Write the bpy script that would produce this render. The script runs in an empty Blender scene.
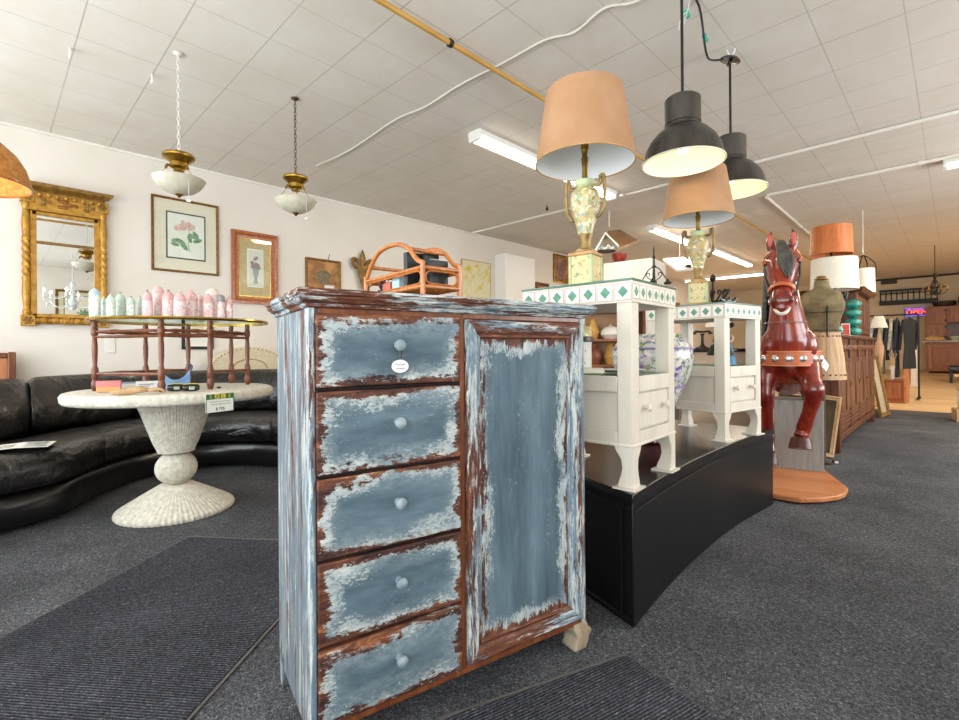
import bpy, math, random
from mathutils import Matrix, Vector, Euler
PI = math.pi
rnd = random.Random(7)
scene = bpy.context.scene
COL = scene.collection

# ------------------------------------------------------------------ camera
F = 484.0; CX = 479.5; CY = 351.0; EYE = 0.96
YAW = math.radians(44.5); ROLL = math.radians(0.46)
camd = bpy.data.cameras.new('camera'); cam = bpy.data.objects.new('camera', camd); COL.objects.link(cam)
camd.sensor_width = 36; camd.lens = 36 * F / 959.0; camd.shift_y = -(360 - CY) / 959.0
camd.clip_start = 0.02
cam.matrix_world = Matrix.Translation((0, 0, EYE)) @ Matrix.Rotation(YAW, 4, 'Z') @ Matrix.Rotation(PI / 2, 4, 'X') @ Matrix.Rotation(-ROLL, 4, 'Z')
scene.camera = cam

def ray(u, v):
    x, y = u - CX, v - CY
    c, s = math.cos(ROLL), math.sin(ROLL)
    a, b = (x * c - y * s) / F, (x * s + y * c) / F
    return Vector((-math.sin(YAW) + a * math.cos(YAW), math.cos(YAW) + a * math.sin(YAW), -b))
def at(u, v, Z=None, X=None, Y=None, t=None):
    d = ray(u, v)
    if Z is not None: t = (Z - EYE) / d.z
    elif X is not None: t = X / d.x
    elif Y is not None: t = Y / d.y
    return Vector((d.x * t, d.y * t, EYE + d.z * t))

# ------------------------------------------------------------------ mesh builder
class MB:
    def __init__(s): s.v = []; s.f = []; s.mi = []; s.M = Matrix(); s.m = 0
    def add(s, vs, fs, M=None):
        b = len(s.v); T = s.M if M is None else s.M @ M
        s.v += [T @ Vector(p) for p in vs]
        s.f += [tuple(b + i for i in f) for f in fs]; s.mi += [s.m] * len(fs)
        return s
    def box(s, x0, x1, y0, y1, z0, z1, M=None):
        return s.add([(x0,y0,z0),(x1,y0,z0),(x1,y1,z0),(x0,y1,z0),(x0,y0,z1),(x1,y0,z1),(x1,y1,z1),(x0,y1,z1)],
                     [(0,3,2,1),(4,5,6,7),(0,1,5,4),(1,2,6,5),(2,3,7,6),(3,0,4,7)], M)
    def cbox(s, c, d, M=None):
        return s.box(c[0]-d[0]/2,c[0]+d[0]/2,c[1]-d[1]/2,c[1]+d[1]/2,c[2]-d[2]/2,c[2]+d[2]/2,M)
    def loft(s, rings, cap=True, closed=False, M=None):
        n = len(rings[0]); vs = [p for r in rings for p in r]; fs = []
        R = len(rings)
        for i in range(R if closed else R - 1):
            j = (i + 1) % R
            for k in range(n):
                q = (k + 1) % n
                fs.append((i*n+k, i*n+q, j*n+q, j*n+k))
        if cap and not closed:
            fs.append(tuple(range(n-1, -1, -1))); fs.append(tuple((R-1)*n + k for k in range(n)))
        return s.add(vs, fs, M)
    def lathe(s, prof, n=32, c=(0,0,0), sx=1, sy=1, M=None, mod=None, cap=True):
        rings = []
        for r, z in prof:
            rings.append([(c[0] + sx*r*(mod(2*PI*k/n, r, z) if mod else 1)*math.cos(2*PI*k/n), c[1] + sy*r*(mod(2*PI*k/n, r, z) if mod else 1)*math.sin(2*PI*k/n), c[2]+z) for k in range(n)])
        return s.loft(rings, cap=cap, M=M)
    def tube(s, pts, r, n=8, closed=False, cap=True, M=None):
        pts = [Vector(p) for p in pts]; N = len(pts)
        rs = r if isinstance(r, (list, tuple)) else [r] * N
        rings = []; up = None
        for i in range(N):
            if closed: t = pts[(i+1) % N] - pts[i-1]
            else: t = pts[min(i+1, N-1)] - pts[max(i-1, 0)]
            t.normalize()
            if up is None:
                up = Vector((0,0,1)) if abs(t.z) < .9 else Vector((1,0,0))
            up = up - t * up.dot(t)
            if up.length < 1e-6: up = Vector((1,0,0)).cross(t)
            up.normalize(); w = t.cross(up)
            rings.append([pts[i] + (up*math.cos(2*PI*k/n) + w*math.sin(2*PI*k/n)) * rs[i] for k in range(n)])
        return s.loft(rings, cap=cap, closed=closed, M=M)
    def ell(s, c, r, n=16, m=10, M=None):
        rings = []
        for i in range(m+1):
            a = -PI/2 + PI*i/m; a = max(-PI/2+.02, min(PI/2-.02, a))
            rings.append([(c[0]+r[0]*math.cos(a)*math.cos(2*PI*k/n), c[1]+r[1]*math.cos(a)*math.sin(2*PI*k/n), c[2]+r[2]*math.sin(a)) for k in range(n)])
        return s.loft(rings, M=M)
    def torus(s, c, R, r, n=16, m=6, M=None, sx=1, sy=1):
        pts = [(c[0]+sx*R*math.cos(2*PI*k/n), c[1]+sy*R*math.sin(2*PI*k/n), c[2]) for k in range(n)]
        return s.tube(pts, r, m, closed=True, M=M)
    def prism(s, poly, z0, z1, M=None):
        return s.loft([[(x,y,z0) for x,y in poly], [(x,y,z1) for x,y in poly]], M=M)

def obj(name, mb, mats, parent=None, bevel=0, smooth=35, seg=2):
    me = bpy.data.meshes.new(name); me.from_pydata([tuple(v) for v in mb.v], [], mb.f)
    if not isinstance(mats, (list, tuple)): mats = [mats]
    for m in mats: me.materials.append(m)
    if len(mats) > 1: me.polygons.foreach_set('material_index', mb.mi)
    me.validate(); me.update()
    import bmesh
    b = bmesh.new(); b.from_mesh(me); bmesh.ops.recalc_face_normals(b, faces=b.faces[:]); b.to_mesh(me); b.free()
    if smooth:
        me.polygons.foreach_set('use_smooth', [True]*len(me.polygons))
        me.set_sharp_from_angle(angle=math.radians(smooth))
    o = bpy.data.objects.new(name, me); COL.objects.link(o)
    if parent: o.parent = parent
    if bevel:
        md = o.modifiers.new('bevel', 'BEVEL'); md.width = bevel; md.segments = seg; md.limit_method = 'ANGLE'; md.angle_limit = math.radians(40)
    return o
def tag(o, label=None, cat=None, group=None, kind=None):
    if label: o['label'] = label
    if cat: o['category'] = cat
    if group: o['group'] = group
    if kind: o['kind'] = kind
    return o
def thing(name, label, cat, loc=(0,0,0), rz=0, group=None):
    o = bpy.data.objects.new(name, None); COL.objects.link(o); o.location = loc; o.rotation_euler = (0,0,rz); o.empty_display_size = .05
    return tag(o, label, cat, group)
def solo(name, mb, mats, label, cat, group=None, loc=None, rz=0, **k):
    o = obj(name, mb, mats, **k)
    if loc is not None: o.location = loc; o.rotation_euler = (0,0,rz)
    return tag(o, label, cat, group)
def struct(name, mb, mats, parent=None, **k):
    o = obj(name, mb, mats, parent, **k)
    if not parent: o['kind'] = 'structure'
    return o
def dup(root, loc, rz=None, label=None, group=None, scale=None):
    def cp(o, par):
        c = o.copy(); COL.objects.link(c)
        if par: c.parent = par
        for ch in list(o.children): cp(ch, c)
        return c
    c = cp(root, None); c.location = loc
    if rz is not None: c.rotation_euler = (0,0,rz)
    if label: c['label'] = label
    if group: c['group'] = group
    if scale: c.scale = (scale,)*3
    return c
def crom(pts, n=8, closed=False):
    P = [Vector(p) for p in pts]; out = []; N = len(P)
    for i in range(N if closed else N-1):
        if closed: p0,p1,p2,p3 = P[i-1],P[i],P[(i+1)%N],P[(i+2)%N]
        else: p0,p1,p2,p3 = P[max(i-1,0)],P[i],P[i+1],P[min(i+2,N-1)]
        for k in range(n):
            t = k/n
            out.append(0.5*((2*p1)+(p2-p0)*t+(2*p0-5*p1+4*p2-p3)*t*t+(3*p1-p0-3*p2+p3)*t**3))
    if not closed: out.append(P[-1])
    return out
def arc(c, r, a0, a1, n=12):
    return [(c[0]+r*math.cos(a0+(a1-a0)*k/n), c[1]+r*math.sin(a0+(a1-a0)*k/n)) for k in range(n+1)]
def text_mesh(name, body, size, mat, parent, loc, rot, depth=.0008, align='CENTER'):
    cu = bpy.data.curves.new('lettering', 'FONT'); cu.body = body; cu.size = size; cu.extrude = depth; cu.align_x = align; cu.align_y = 'CENTER'
    t = bpy.data.objects.new('lettering', cu); COL.objects.link(t)
    dg = bpy.context.evaluated_depsgraph_get(); dg.update()
    me = bpy.data.meshes.new_from_object(t.evaluated_get(dg)); me.materials.clear(); me.materials.append(mat)
    bpy.data.objects.remove(t); bpy.data.curves.remove(cu)
    o = bpy.data.objects.new(name, me); COL.objects.link(o); o.parent = parent; o.location = loc; o.rotation_euler = rot
    return o

# ------------------------------------------------------------------ materials
def lin(h):
    if isinstance(h, str):
        h = h.lstrip('#'); c = [int(h[i:i+2],16)/255 for i in (0,2,4)]
    else: c = [x/255 for x in h]
    return tuple(((x+.055)/1.055)**2.4 if x > .04045 else x/12.92 for x in c) + (1,)
class NT:
    def __init__(s, name):
        s.mat = bpy.data.materials.new(name); s.mat.use_nodes = True; s.t = s.mat.node_tree; s.t.nodes.clear()
        s.out = s.n('ShaderNodeOutputMaterial')
    def n(s, typ, **k):
        x = s.t.nodes.new(typ)
        for a, v in k.items(): setattr(x, a, v)
        return x
    def l(s, a, b): s.t.links.new(a, b)
    def val(s, x, sock):
        if isinstance(x, (int, float)): sock.default_value = x
        else: s.l(x, sock)
    def math(s, op, a, b=None, clamp=False):
        m = s.n('ShaderNodeMath', operation=op, use_clamp=clamp); s.val(a, m.inputs[0])
        if b is not None: s.val(b, m.inputs[1])
        return m.outputs[0]
    def coord(s, scale=(1,1,1), rnd_off=True, rot=(0,0,0)):
        tc = s.n('ShaderNodeTexCoord'); mp = s.n('ShaderNodeMapping'); mp.inputs['Scale'].default_value = scale; mp.inputs['Rotation'].default_value = rot
        s.l(tc.outputs['Object'], mp.inputs[0])
        if rnd_off:
            oi = s.n('ShaderNodeObjectInfo'); cb = s.n('ShaderNodeVectorMath', operation='SCALE'); cb.inputs[0].default_value = (17.3, 9.1, 23.7)
            s.l(oi.outputs['Random'], cb.inputs['Scale']); s.l(cb.outputs[0], mp.inputs['Location'])
        return mp.outputs[0]
    def noise(s, vec, scale, detail=4, rough=.55, dist=0):
        n = s.n('ShaderNodeTexNoise'); n.inputs['Scale'].default_value = scale; n.inputs['Detail'].default_value = detail; n.inputs['Roughness'].default_value = rough; n.inputs['Distortion'].default_value = dist
        s.l(vec, n.inputs['Vector']); return n.outputs['Fac']
    def ramp(s, fac, stops, interp='LINEAR'):
        r = s.n('ShaderNodeValToRGB'); cr = r.color_ramp; cr.interpolation = interp
        while len(cr.elements) < len(stops): cr.elements.new(.5)
        for e, (p, c) in zip(cr.elements, stops): e.position = p; e.color = c if len(c) == 4 else tuple(c)+(1,)
        s.val(fac, r.inputs[0]); return r.outputs[0]
    def mix(s, f, a, b, mode='MIX'):
        m = s.n('ShaderNodeMix', data_type='RGBA', blend_type=mode)
        s.val(f, m.inputs[0])
        for x, k in ((a, 6), (b, 7)):
            if isinstance(x, tuple): m.inputs[k].default_value = x
            else: s.l(x, m.inputs[k])
        return m.outputs[2]
    def bump(s, h, strength=.3, dist=.01):
        b = s.n('ShaderNodeBump'); b.inputs['Strength'].default_value = strength; b.inputs['Distance'].default_value = dist; s.l(h, b.inputs['Height']); return b.outputs[0]
    def bsdf(s, col, rough=.5, metal=0, normal=None, spec=.5, coat=0, emit=None, estr=0, trans=0, ior=1.5, alpha=1):
        b = s.n('ShaderNodeBsdfPrincipled')
        if isinstance(col, tuple): b.inputs['Base Color'].default_value = col
        else: s.l(col, b.inputs['Base Color'])
        s.val(rough, b.inputs['Roughness']); b.inputs['Metallic'].default_value = metal; b.inputs['Specular IOR Level'].default_value = spec
        b.inputs['Coat Weight'].default_value = coat; b.inputs['Coat Roughness'].default_value = .12
        b.inputs['Transmission Weight'].default_value = trans; b.inputs['IOR'].default_value = ior; b.inputs['Alpha'].default_value = alpha
        if normal is not None: s.l(normal, b.inputs['Normal'])
        if emit is not None: b.inputs['Emission Color'].default_value = emit; b.inputs['Emission Strength'].default_value = estr
        s.l(b.outputs[0], s.out.inputs[0]); return b
def mat(name, col, col2=None, rough=.5, metal=0, sc=8, st=(1,1,1), bump=0, bsc=None, bd=.01, lo=.35, hi=.65, detail=4, dist=0, **k):
    t = NT(name); vec = t.coord(st); c = lin(col)
    if col2: c = t.ramp(t.noise(vec, sc, detail, .6, dist), [(lo, lin(col)), (hi, lin(col2))])
    nrm = t.bump(t.noise(vec, bsc or sc*3, 5), bump, bd) if bump else None
    t.bsdf(c, rough, metal, nrm, **k); return t.mat
def wood(name, c1, c2, c3=None, rough=.4, sc=6, axis='z', coat=0, bump=.1):
    st = {'x': (.12,1,1), 'y': (1,.12,1), 'z': (1,1,.12)}[axis]
    t = NT(name); v = t.coord(st); n1 = t.noise(v, sc*2.2, 6, .65, 1.2); n2 = t.noise(v, sc*14, 3, .6)
    f = t.math('ADD', t.math('MULTIPLY', n1, .75), t.math('MULTIPLY', n2, .25))
    t.bsdf(t.ramp(f, [(.32, lin(c1)), (.5, lin(c2)), (.68, lin(c3 or c2))]), rough, 0, t.bump(f, bump, .004), coat=coat); return t.mat
def emis(name, col, s):
    t = NT(name); t.bsdf((.8,.8,.8,1), .5, emit=lin(col), estr=s); return t.mat
def glass(name, col, opac=.12, rough=.03):
    t = NT(name); tr = t.n('ShaderNodeBsdfTransparent'); tr.inputs[0].default_value = lin(col); g = t.n('ShaderNodeBsdfGlossy'); g.inputs['Roughness'].default_value = rough
    m = t.n('ShaderNodeMixShader'); m.inputs[0].default_value = opac; t.l(tr.outputs[0], m.inputs[1]); t.l(g.outputs[0], m.inputs[2]); t.l(m.outputs[0], t.out.inputs[0]); return t.mat

BLUE1, BLUE2, CHIP, WOODD, WOODO = '#566874', '#8496a0', '#c9cfcd', '#432924', '#8f5534'
def worn_panel(name, hx, hz, horiz=True, band=.03, amp=.10, amp2=.05, streak=1.0):
    """flaking blue paint on a panel centred on its own origin (x across, z up): bare wood at the rim, speckled primer, then blue"""
    t = NT(name); tc = t.n('ShaderNodeTexCoord'); sp = t.n('ShaderNodeSeparateXYZ'); t.l(tc.outputs['Object'], sp.inputs[0])
    lo = (.5,1,1.2) if horiz else (1.3,1,.35); fi = (.55,1,1) if horiz else (1,1,.32)
    d = t.math('MINIMUM', t.math('SUBTRACT', hx, t.math('ABSOLUTE', sp.outputs[0])), t.math('SUBTRACT', hz, t.math('ABSOLUTE', sp.outputs[2])))
    c = lambda x, k: t.math('MULTIPLY', t.math('SUBTRACT', x, .5), k)
    n1 = t.noise(t.coord(lo), 9, 3, .55); f1 = t.noise(t.coord(fi), 62, 9, .8, .4); f2 = t.noise(t.coord(fi), 150, 6, .8, .3); f3 = t.noise(t.coord((.2,1,1) if horiz else (1,1,.10)), 34, 6, .7, .5)
    e = t.math('ADD', d, c(n1, amp))
    ew = t.math('ADD', t.math('ADD', e, c(f1, amp2*1.3)), c(f3, amp2*1.2))          # where wood shows
    ec = t.math('ADD', t.math('ADD', e, c(f2, amp2*2.4)), c(f1, amp2*1.2))           # where primer shows
    n4 = t.noise(t.coord((1,1,1)), 6, 2, .5); ec = t.math('SUBTRACT', ec, c(n4, .16))
    S = 6.0; ew = t.math('MULTIPLY', ew, S); ec = t.math('MULTIPLY', ec, S); k = band*S
    w = t.ramp(f3, [(.36, lin('#2b1917')), (.46, lin('#4f2d23')), (.55, lin('#6b3f2b')), (.64, lin('#a3673f'))])
    b = t.ramp(t.noise(t.coord((.25,1,1) if horiz else (1,1,.16)), 13, 8, .7), [(.3, lin('#3d4d58')), (.47, lin('#4f616c')), (.6, lin('#5d707b')), (.74, lin('#7a8b94'))])
    fade = t.math('MULTIPLY', t.ramp(t.math('MULTIPLY', e, S), [(k*1.0, (1,1,1,1)), (k*3.6, (0,0,0,1))]), t.ramp(f1, [(.40, (0,0,0,1)), (.62, (.9,.9,.9,1))]))
    b = t.mix(fade, b, lin('#8f9a9d'))
    fl = t.math('MULTIPLY', t.ramp(f2, [(.60, (0,0,0,1)), (.64, (1,1,1,1))]), t.ramp(n1, [(.50, (0,0,0,1)), (.62, (1,1,1,1))]))
    b = t.mix(fl, b, lin('#b3bbba'))
    chip = t.ramp(f1, [(.36, lin('#7f8c91')), (.5, lin('#a5adad')), (.66, lin('#c9c9c2'))])
    isc = t.ramp(ec, [(k*1.45, (1,1,1,1)), (k*1.75, (0,0,0,1))]); isw = t.ramp(ew, [(k*.82, (1,1,1,1)), (k*.95, (0,0,0,1))])
    rem = t.math('MULTIPLY', t.ramp(f2, [(.585, (0,0,0,1)), (.62, (1,1,1,1))]), t.ramp(t.math('MULTIPLY', e, S), [(0, (0,0,0,1)), (k*.7, (1,1,1,1))]))
    col = t.mix(isc, b, chip); col = t.mix(isw, col, w); col = t.mix(t.math('MULTIPLY', rem, isw), col, chip)
    h = t.math('ADD', t.math('MULTIPLY', isw, -.6), t.math('MULTIPLY', f1, .5))
    t.bsdf(col, .62, 0, t.bump(h, .5, .003), spec=.3); return t.mat
def worn_streak(name, st, pale, brown, scale=9, blue=('#566874', '#8496a0'), chipc=('#8f9a9d','#c6c7c1')):
    """paint worn in streaks along one axis; pale / brown set how much primer and bare wood shows"""
    t = NT(name); v = t.coord(st)
    n1 = t.noise(v, scale, 5, .65, .4); n2 = t.noise(v, scale*7, 8, .8, .4); n3 = t.noise(v, scale*2.7, 8, .75, .5)
    m = t.math('ADD', t.math('MULTIPLY', n1, .55), t.math('MULTIPLY', n2, .45)); q = t.math('ADD', t.math('MULTIPLY', n3, .6), t.math('MULTIPLY', n2, .4))
    b = t.ramp(n3, [(.32, lin(blue[0])), (.66, lin(blue[1]))])
    w = t.ramp(n2, [(.34, lin('#2e1b19')), (.5, lin('#5f3728')), (.68, lin('#9a5f3b'))])
    c = t.mix(t.ramp(q, [(.62-pale*.25, (0,0,0,1)), (.66-pale*.25, (1,1,1,1))]), b, t.ramp(n2, [(.4, lin(chipc[0])), (.6, lin(chipc[1]))]))
    c = t.mix(t.ramp(m, [(.34+brown*.28, (1,1,1,1)), (.37+brown*.28, (0,0,0,1))]), c, w)
    t.bsdf(c, .62, 0, t.bump(n2, .4, .003), spec=.3); return t.mat

M = {}
M['wall'] = mat('wall_paint', '#e6ded4', '#e0d8cc', rough=.85, sc=1.5, bump=.05, bsc=60)
M['wall_tan'] = mat('wall_paint_tan', '#d8c8ac', '#cdbb9c', rough=.85, sc=2)
M['white'] = mat('white_paint', '#ece8df', '#e2ddd2', rough=.5, sc=4)
M['cream'] = mat('cream_paint', '#dcd3c5', '#cabfae', rough=.45, sc=9, st=(1,1,.2), lo=.3, hi=.75)
def ceiling_mat():
    t = NT('ceiling_tile'); tc = t.n('ShaderNodeTexCoord'); sp = t.n('ShaderNodeSeparateXYZ'); t.l(tc.outputs['Object'], sp.inputs[0])
    def joint(x, off, w, p):
        x = t.math('FRACT', t.math('ADD', t.math('DIVIDE', t.math('SUBTRACT', x, off), p), 100))
        x = t.math('ABSOLUTE', t.math('SUBTRACT', x, .5)); return t.math('GREATER_THAN', x, .5-w)
    nz = t.noise(t.coord((1,1,1)), 1.1, 3)
    jx = joint(sp.outputs[0], -.585, .009, .3935); jy = joint(sp.outputs[1], .39, .009, .41)
    j = t.math('MAXIMUM', t.math('MULTIPLY', jx, .55), t.math('MULTIPLY', jy, .75))
    j2 = t.math('MULTIPLY', j, t.math('ADD', t.math('MULTIPLY', nz, .9), .1))
    base = t.ramp(t.noise(t.coord((1,1,1)), 2.3, 6, .7), [(.35, lin('#e4ddd2')), (.65, lin('#ddd4c7'))])
    c = t.mix(j2, base, lin('#8a8174'))
    h = t.math('SUBTRACT', t.math('MULTIPLY', t.noise(t.coord(), 90, 3), .35), j)
    t.bsdf(c, .9, 0, t.bump(h, .3, .006), spec=.2); return t.mat
M['ceiling'] = ceiling_mat()
def carpet_mat(name, cols, rib=None, sc=130):
    t = NT(name); v = t.coord(); n1 = t.noise(v, sc, 4, .8, 1.0); n2 = t.noise(v, 2.2, 4, .6)
    f = t.math('ADD', n1, t.math('MULTIPLY', t.math('SUBTRACT', n2, .5), .18)); h = n1
    if rib:
        w = t.n('ShaderNodeTexWave', wave_type='BANDS', bands_direction='X'); w.inputs['Scale'].default_value = rib[0]; w.inputs['Distortion'].default_value = .6; w.inputs['Detail'].default_value = 1; w.inputs['Detail Scale'].default_value = 4
        t.l(t.coord(rnd_off=False, rot=(0,0,rib[1])), w.inputs['Vector'])
        f = t.math('ADD', t.math('MULTIPLY', f, .9), t.math('MULTIPLY', w.outputs['Fac'], .085)); h = t.math('ADD', h, w.outputs['Fac'])
    t.bsdf(t.ramp(f, [(.33, lin(cols[0])), (.5, lin(cols[1])), (.62, lin(cols[2])), (.72, lin(cols[3]))]), .95, 0, t.bump(h, .9, .008), spec=.1); return t.mat
M['carpet'] = carpet_mat('charcoal_carpet', ('#262627', '#4a4a4d', '#79797c', '#b2b2b4'))
M['mat'] = carpet_mat('ribbed_mat', ('#1f1f23', '#45454c', '#707078', '#acacb2'), (32, 0))
M['mat_edge'] = mat('mat_rubber', '#55514e', '#625e5a', rough=.7)
M['floorwood'] = wood('pale_floor_wood', '#b98f63', '#d3b083', '#e2c49b', rough=.4, sc=1.2, axis='x')
def leather():
    t = NT('black_leather'); v = t.coord((1,1,1), False); n1 = t.noise(v, 3.2, 3, .5, 1.8); n2 = t.noise(v, 13, 3, .5, 2.5); n3 = t.noise(v, 300, 2)
    h = t.math('ADD', t.math('ADD', n1, t.math('MULTIPLY', n2, .16)), t.math('MULTIPLY', n3, .012))
    t.bsdf(t.ramp(n1, [(.3, lin('#100e0e')), (.7, lin('#1a1716'))]), .30, 0, t.bump(h, .6, .07), spec=.65, coat=.25); return t.mat
def leather_smooth():
    t = NT('black_leather_taut'); v = t.coord((1,1,1), False); n1 = t.noise(v, 2.5, 3, .5, .6)
    t.bsdf(t.ramp(n1, [(.3, lin('#100e0e')), (.7, lin('#171414'))]), .30, 0, t.bump(n1, .35, .05), spec=.6, coat=.2); return t.mat
M['leather'] = leather(); M['leather_taut'] = leather_smooth()
M['reed'] = mat('painted_reed', '#ddd7c8', '#bfb7a6', rough=.8, sc=40, bump=.6, bsc=55, bd=.006)
M['brass'] = mat('aged_brass', '#b08a3e', '#7d5c22', rough=.32, metal=1, sc=14)
M['brightbrass'] = mat('bright_brass', '#c9a44c', '#a88438', rough=.25, metal=1, sc=6)
M['gold'] = mat('gilt_wood', '#c39238', '#a06f22', rough=.4, metal=.3, sc=22, bump=.3, bsc=40)
M['gold2'] = mat('gilt_dark', '#96702f', '#6e4c1e', rough=.45, metal=.35, sc=25, bump=.3)
M['mirror'] = mat('mirror_glass', '#eef0ee', rough=.01, metal=1)
M['glazing'] = glass('picture_glazing', '#fdfefd', .05)
M['glass'] = glass('clear_glass', '#e9f2ee', .12)
M['window_glass'] = glass('window_glass', '#f4f8f8', .06)
M['bowlglass'] = mat('frosted_bowl_glass', '#e3dcc8', '#cfc6ad', rough=.35, sc=12, trans=.15)
M['chain_w'] = mat('white_chain', '#d8d4cc', rough=.4); M['chain_d'] = mat('bronze_chain', '#6e5a45', rough=.4, metal=.8)
M['crystal'] = mat('crystal_drop', '#dfe3e2', rough=.1, spec=.8)
M['coffee'] = wood('turned_cherry', '#4c2616', '#6f3c22', '#8d5531', rough=.3, sc=9)
M['rattan'] = wood('honey_rattan', '#7d4116', '#ae6526', '#c67f39', rough=.35, sc=14, coat=.3)
M['black'] = mat('matte_black', '#141414', rough=.5); M['blackgloss'] = mat('gloss_black', '#0e0e10', rough=.22, spec=.6, coat=.3)
M['platform'] = mat('black_platform_paint', '#0c0c0d', '#111112', rough=.4, sc=3, spec=.25, bump=.02); M['platform_top'] = mat('black_platform_gloss', '#0f0f10', '#161616', rough=.2, sc=3, spec=.5)
M['iron'] = mat('wrought_iron', '#2b2320', '#453830', rough=.5, metal=.6, sc=20)
M['shade_tan'] = mat('suede_shade', '#b38a68', '#a37752', rough=.9, sc=5, lo=.3, hi=.7)
M['shade_in'] = mat('shade_lining', '#e8eaea', rough=.7)
M['urn'] = None
def urn_mat(name, bg1, bg2, spots, sc=30, rough=.4):
    t = NT(name); v = t.coord(); c = t.ramp(t.noise(v, 6, 4), [(.35, lin(bg1)), (.65, lin(bg2))])
    for i, (h, th) in enumerate(spots):
        vv = t.n('ShaderNodeVectorMath', operation='ADD'); vv.inputs[1].default_value = (3.1*i, 1.7*i, 5.3*i); t.l(v, vv.inputs[0])
        c = t.mix(t.ramp(t.noise(vv.outputs[0], sc, 2, .5, .6), [(th, (0,0,0,1)), (th+.04, (1,1,1,1))]), c, lin(h))
    t.bsdf(c, rough, coat=.2); return t.mat
M['urn'] = urn_mat('painted_urn', '#c9b680', '#b29a5e', [('#e0d6b0', .56), ('#8f9f78', .575), ('#b08a6c', .60), ('#7d9297', .625), ('#8d7a44', .61)], 46)
M['urn_foot'] = mat('antiqued_gold', '#a88a55', '#6f5630', rough=.45, metal=.4, sc=20)
M['urn_box'] = urn_mat('painted_urn_box', '#d4c48e', '#c4b174', [('#a9774a', .60), ('#8a936a', .61)], 55)
M['urn_edge'] = mat('ochre_edge', '#c79a63', '#a97b48', rough=.5, sc=20)
M['urn_green'] = mat('sage_edge', '#9fb58e', '#c4c894', rough=.5, sc=30)
M['zinc'] = mat('brushed_dark_steel', '#5c5650', '#37332f', rough=.38, metal=.6, sc=10, st=(1,1,.15), bump=.05)
M['pendant_in'] = mat('cream_enamel', '#f0eccf', rough=.5)
M['bulb'] = emis('lit_bulb', '#fff0c8', 9); M['tube'] = emis('fluorescent_tube', '#fff6e4', 7)
M['fixture'] = mat('fixture_enamel', '#e9e6df', rough=.4)
M['conduit'] = mat('white_conduit', '#e4ddd2', rough=.5); M['pipe'] = mat('gold_painted_pipe', '#c79a4a', '#b58638', rough=.4, sc=5)
M['cord_w'] = mat('white_cord', '#d9d3c8', rough=.6); M['tape'] = mat('green_tape', '#3fae93', rough=.6)
M['green'] = mat('jade_tile', '#3f7d62', '#5c967b', rough=.35, sc=60); M['tilewhite'] = mat('white_tile', '#e2dcd1', rough=.35)
M['grout'] = mat('tile_border', '#b79a8a', rough=.6)
M['greenglass'] = glass('green_edge_glass', '#e4f1ea', .16)
M['greenrim'] = mat('green_glass_edge', '#3f6e5c', rough=.2)
M['horse'] = wood('red_varnished_wood', '#3f0f0c', '#7d2216', '#a83c22', rough=.24, sc=5, coat=.4, bump=.05)
M['hoof'] = mat('dark_hoof', '#4a1a10', rough=.35); M['mane'] = mat('charcoal_mane', '#2c2c2c', '#565552', rough=.4, sc=40, st=(1,1,.2), bump=.4)
M['strap'] = mat('orange_leather', '#c4693c', '#b25730', rough=.45, sc=12); M['silver'] = mat('silver_stud', '#c9c9c6', rough=.25, metal=.9)
M['greybox'] = wood('weathered_grey_wood', '#77736d', '#8f8b85', '#a29e97', rough=.7, sc=5)
M['baseboard_wood'] = wood('orange_board', '#8a4d28', '#b97446', '#cf8d5c', rough=.35, sc=3, axis='x')
M['oak'] = wood('carved_dark_oak', '#38190b', '#5e3015', '#804a24', rough=.42, sc=5, coat=.05)
M['oak_y'] = wood('carved_dark_oak_top', '#3a1d10', '#5f3520', '#7d4d2d', rough=.35, sc=5, axis='y', coat=.2)
M['pine'] = wood('red_pine', '#6f3a1e', '#93582f', '#ac7043', rough=.4, sc=4)
M['pale_wood'] = wood('pale_slat_wood', '#a27c55', '#bf9b72', '#d0b08a', rough=.6, sc=5)
M['linen'] = mat('old_linen', '#8b7a58', '#6a5a3f', rough=.9, sc=9, bump=.3, bsc=80)
M['lshade'] = mat('cream_linen_shade', '#ece6d6', '#e2dac7', rough=.85, sc=60); M['orange_shade'] = wood('orange_veneer_shade', '#a8551f', '#c26c30', '#d68445', rough=.5, sc=9)
M['teal'] = mat('teal_ceramic', '#1f6f63', '#2f8c7c', rough=.25, sc=9, coat=.4)
M['paper'] = mat('paper', '#e9e6df', '#d9d5cc', rough=.8, sc=30)
# ================================================================== THE ROOM
WX, RX, FY, BY, CZ = -5.54, 3.0, -1.4, 17.4, 2.86
FB = 9.85; RAMP = .36
struct('floor', MB().box(WX, RX, FY, FB, -.1, 0), M['carpet'], smooth=0)
m = MB(); m.add([(WX,FB,-.1),(RX,FB,-.1),(RX,BY,-.1),(WX,BY,-.1),(WX,FB,0),(RX,FB,0),(RX,BY,RAMP),(WX,BY,RAMP)], [(0,3,2,1),(4,5,6,7),(0,1,5,4),(1,2,6,5),(2,3,7,6),(3,0,4,7)])
struct('floor_wood', m, M['floorwood'], smooth=0)
def fz(y): return max(0, RAMP*(y-FB)/(BY-FB))
struct('ceiling', MB().box(WX-.1, RX+.1, FY-.1, BY+.1, CZ, CZ+.1), M['ceiling'], smooth=0)
struct('wall_left', MB().box(WX-.1, WX, FY, BY, -.1, CZ), M['wall'], smooth=0)
added_rwins = [(2.9,5.2),(5.6,7.9)]; m = MB(); m.box(RX, RX+.1, FY, BY, -.1, .7); m.box(RX, RX+.1, FY, BY, 2.5, CZ)  # right-wall windows added to spread light evenly into the room's depth
xs = [FY] + [y for w in added_rwins for y in w] + [BY]
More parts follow.
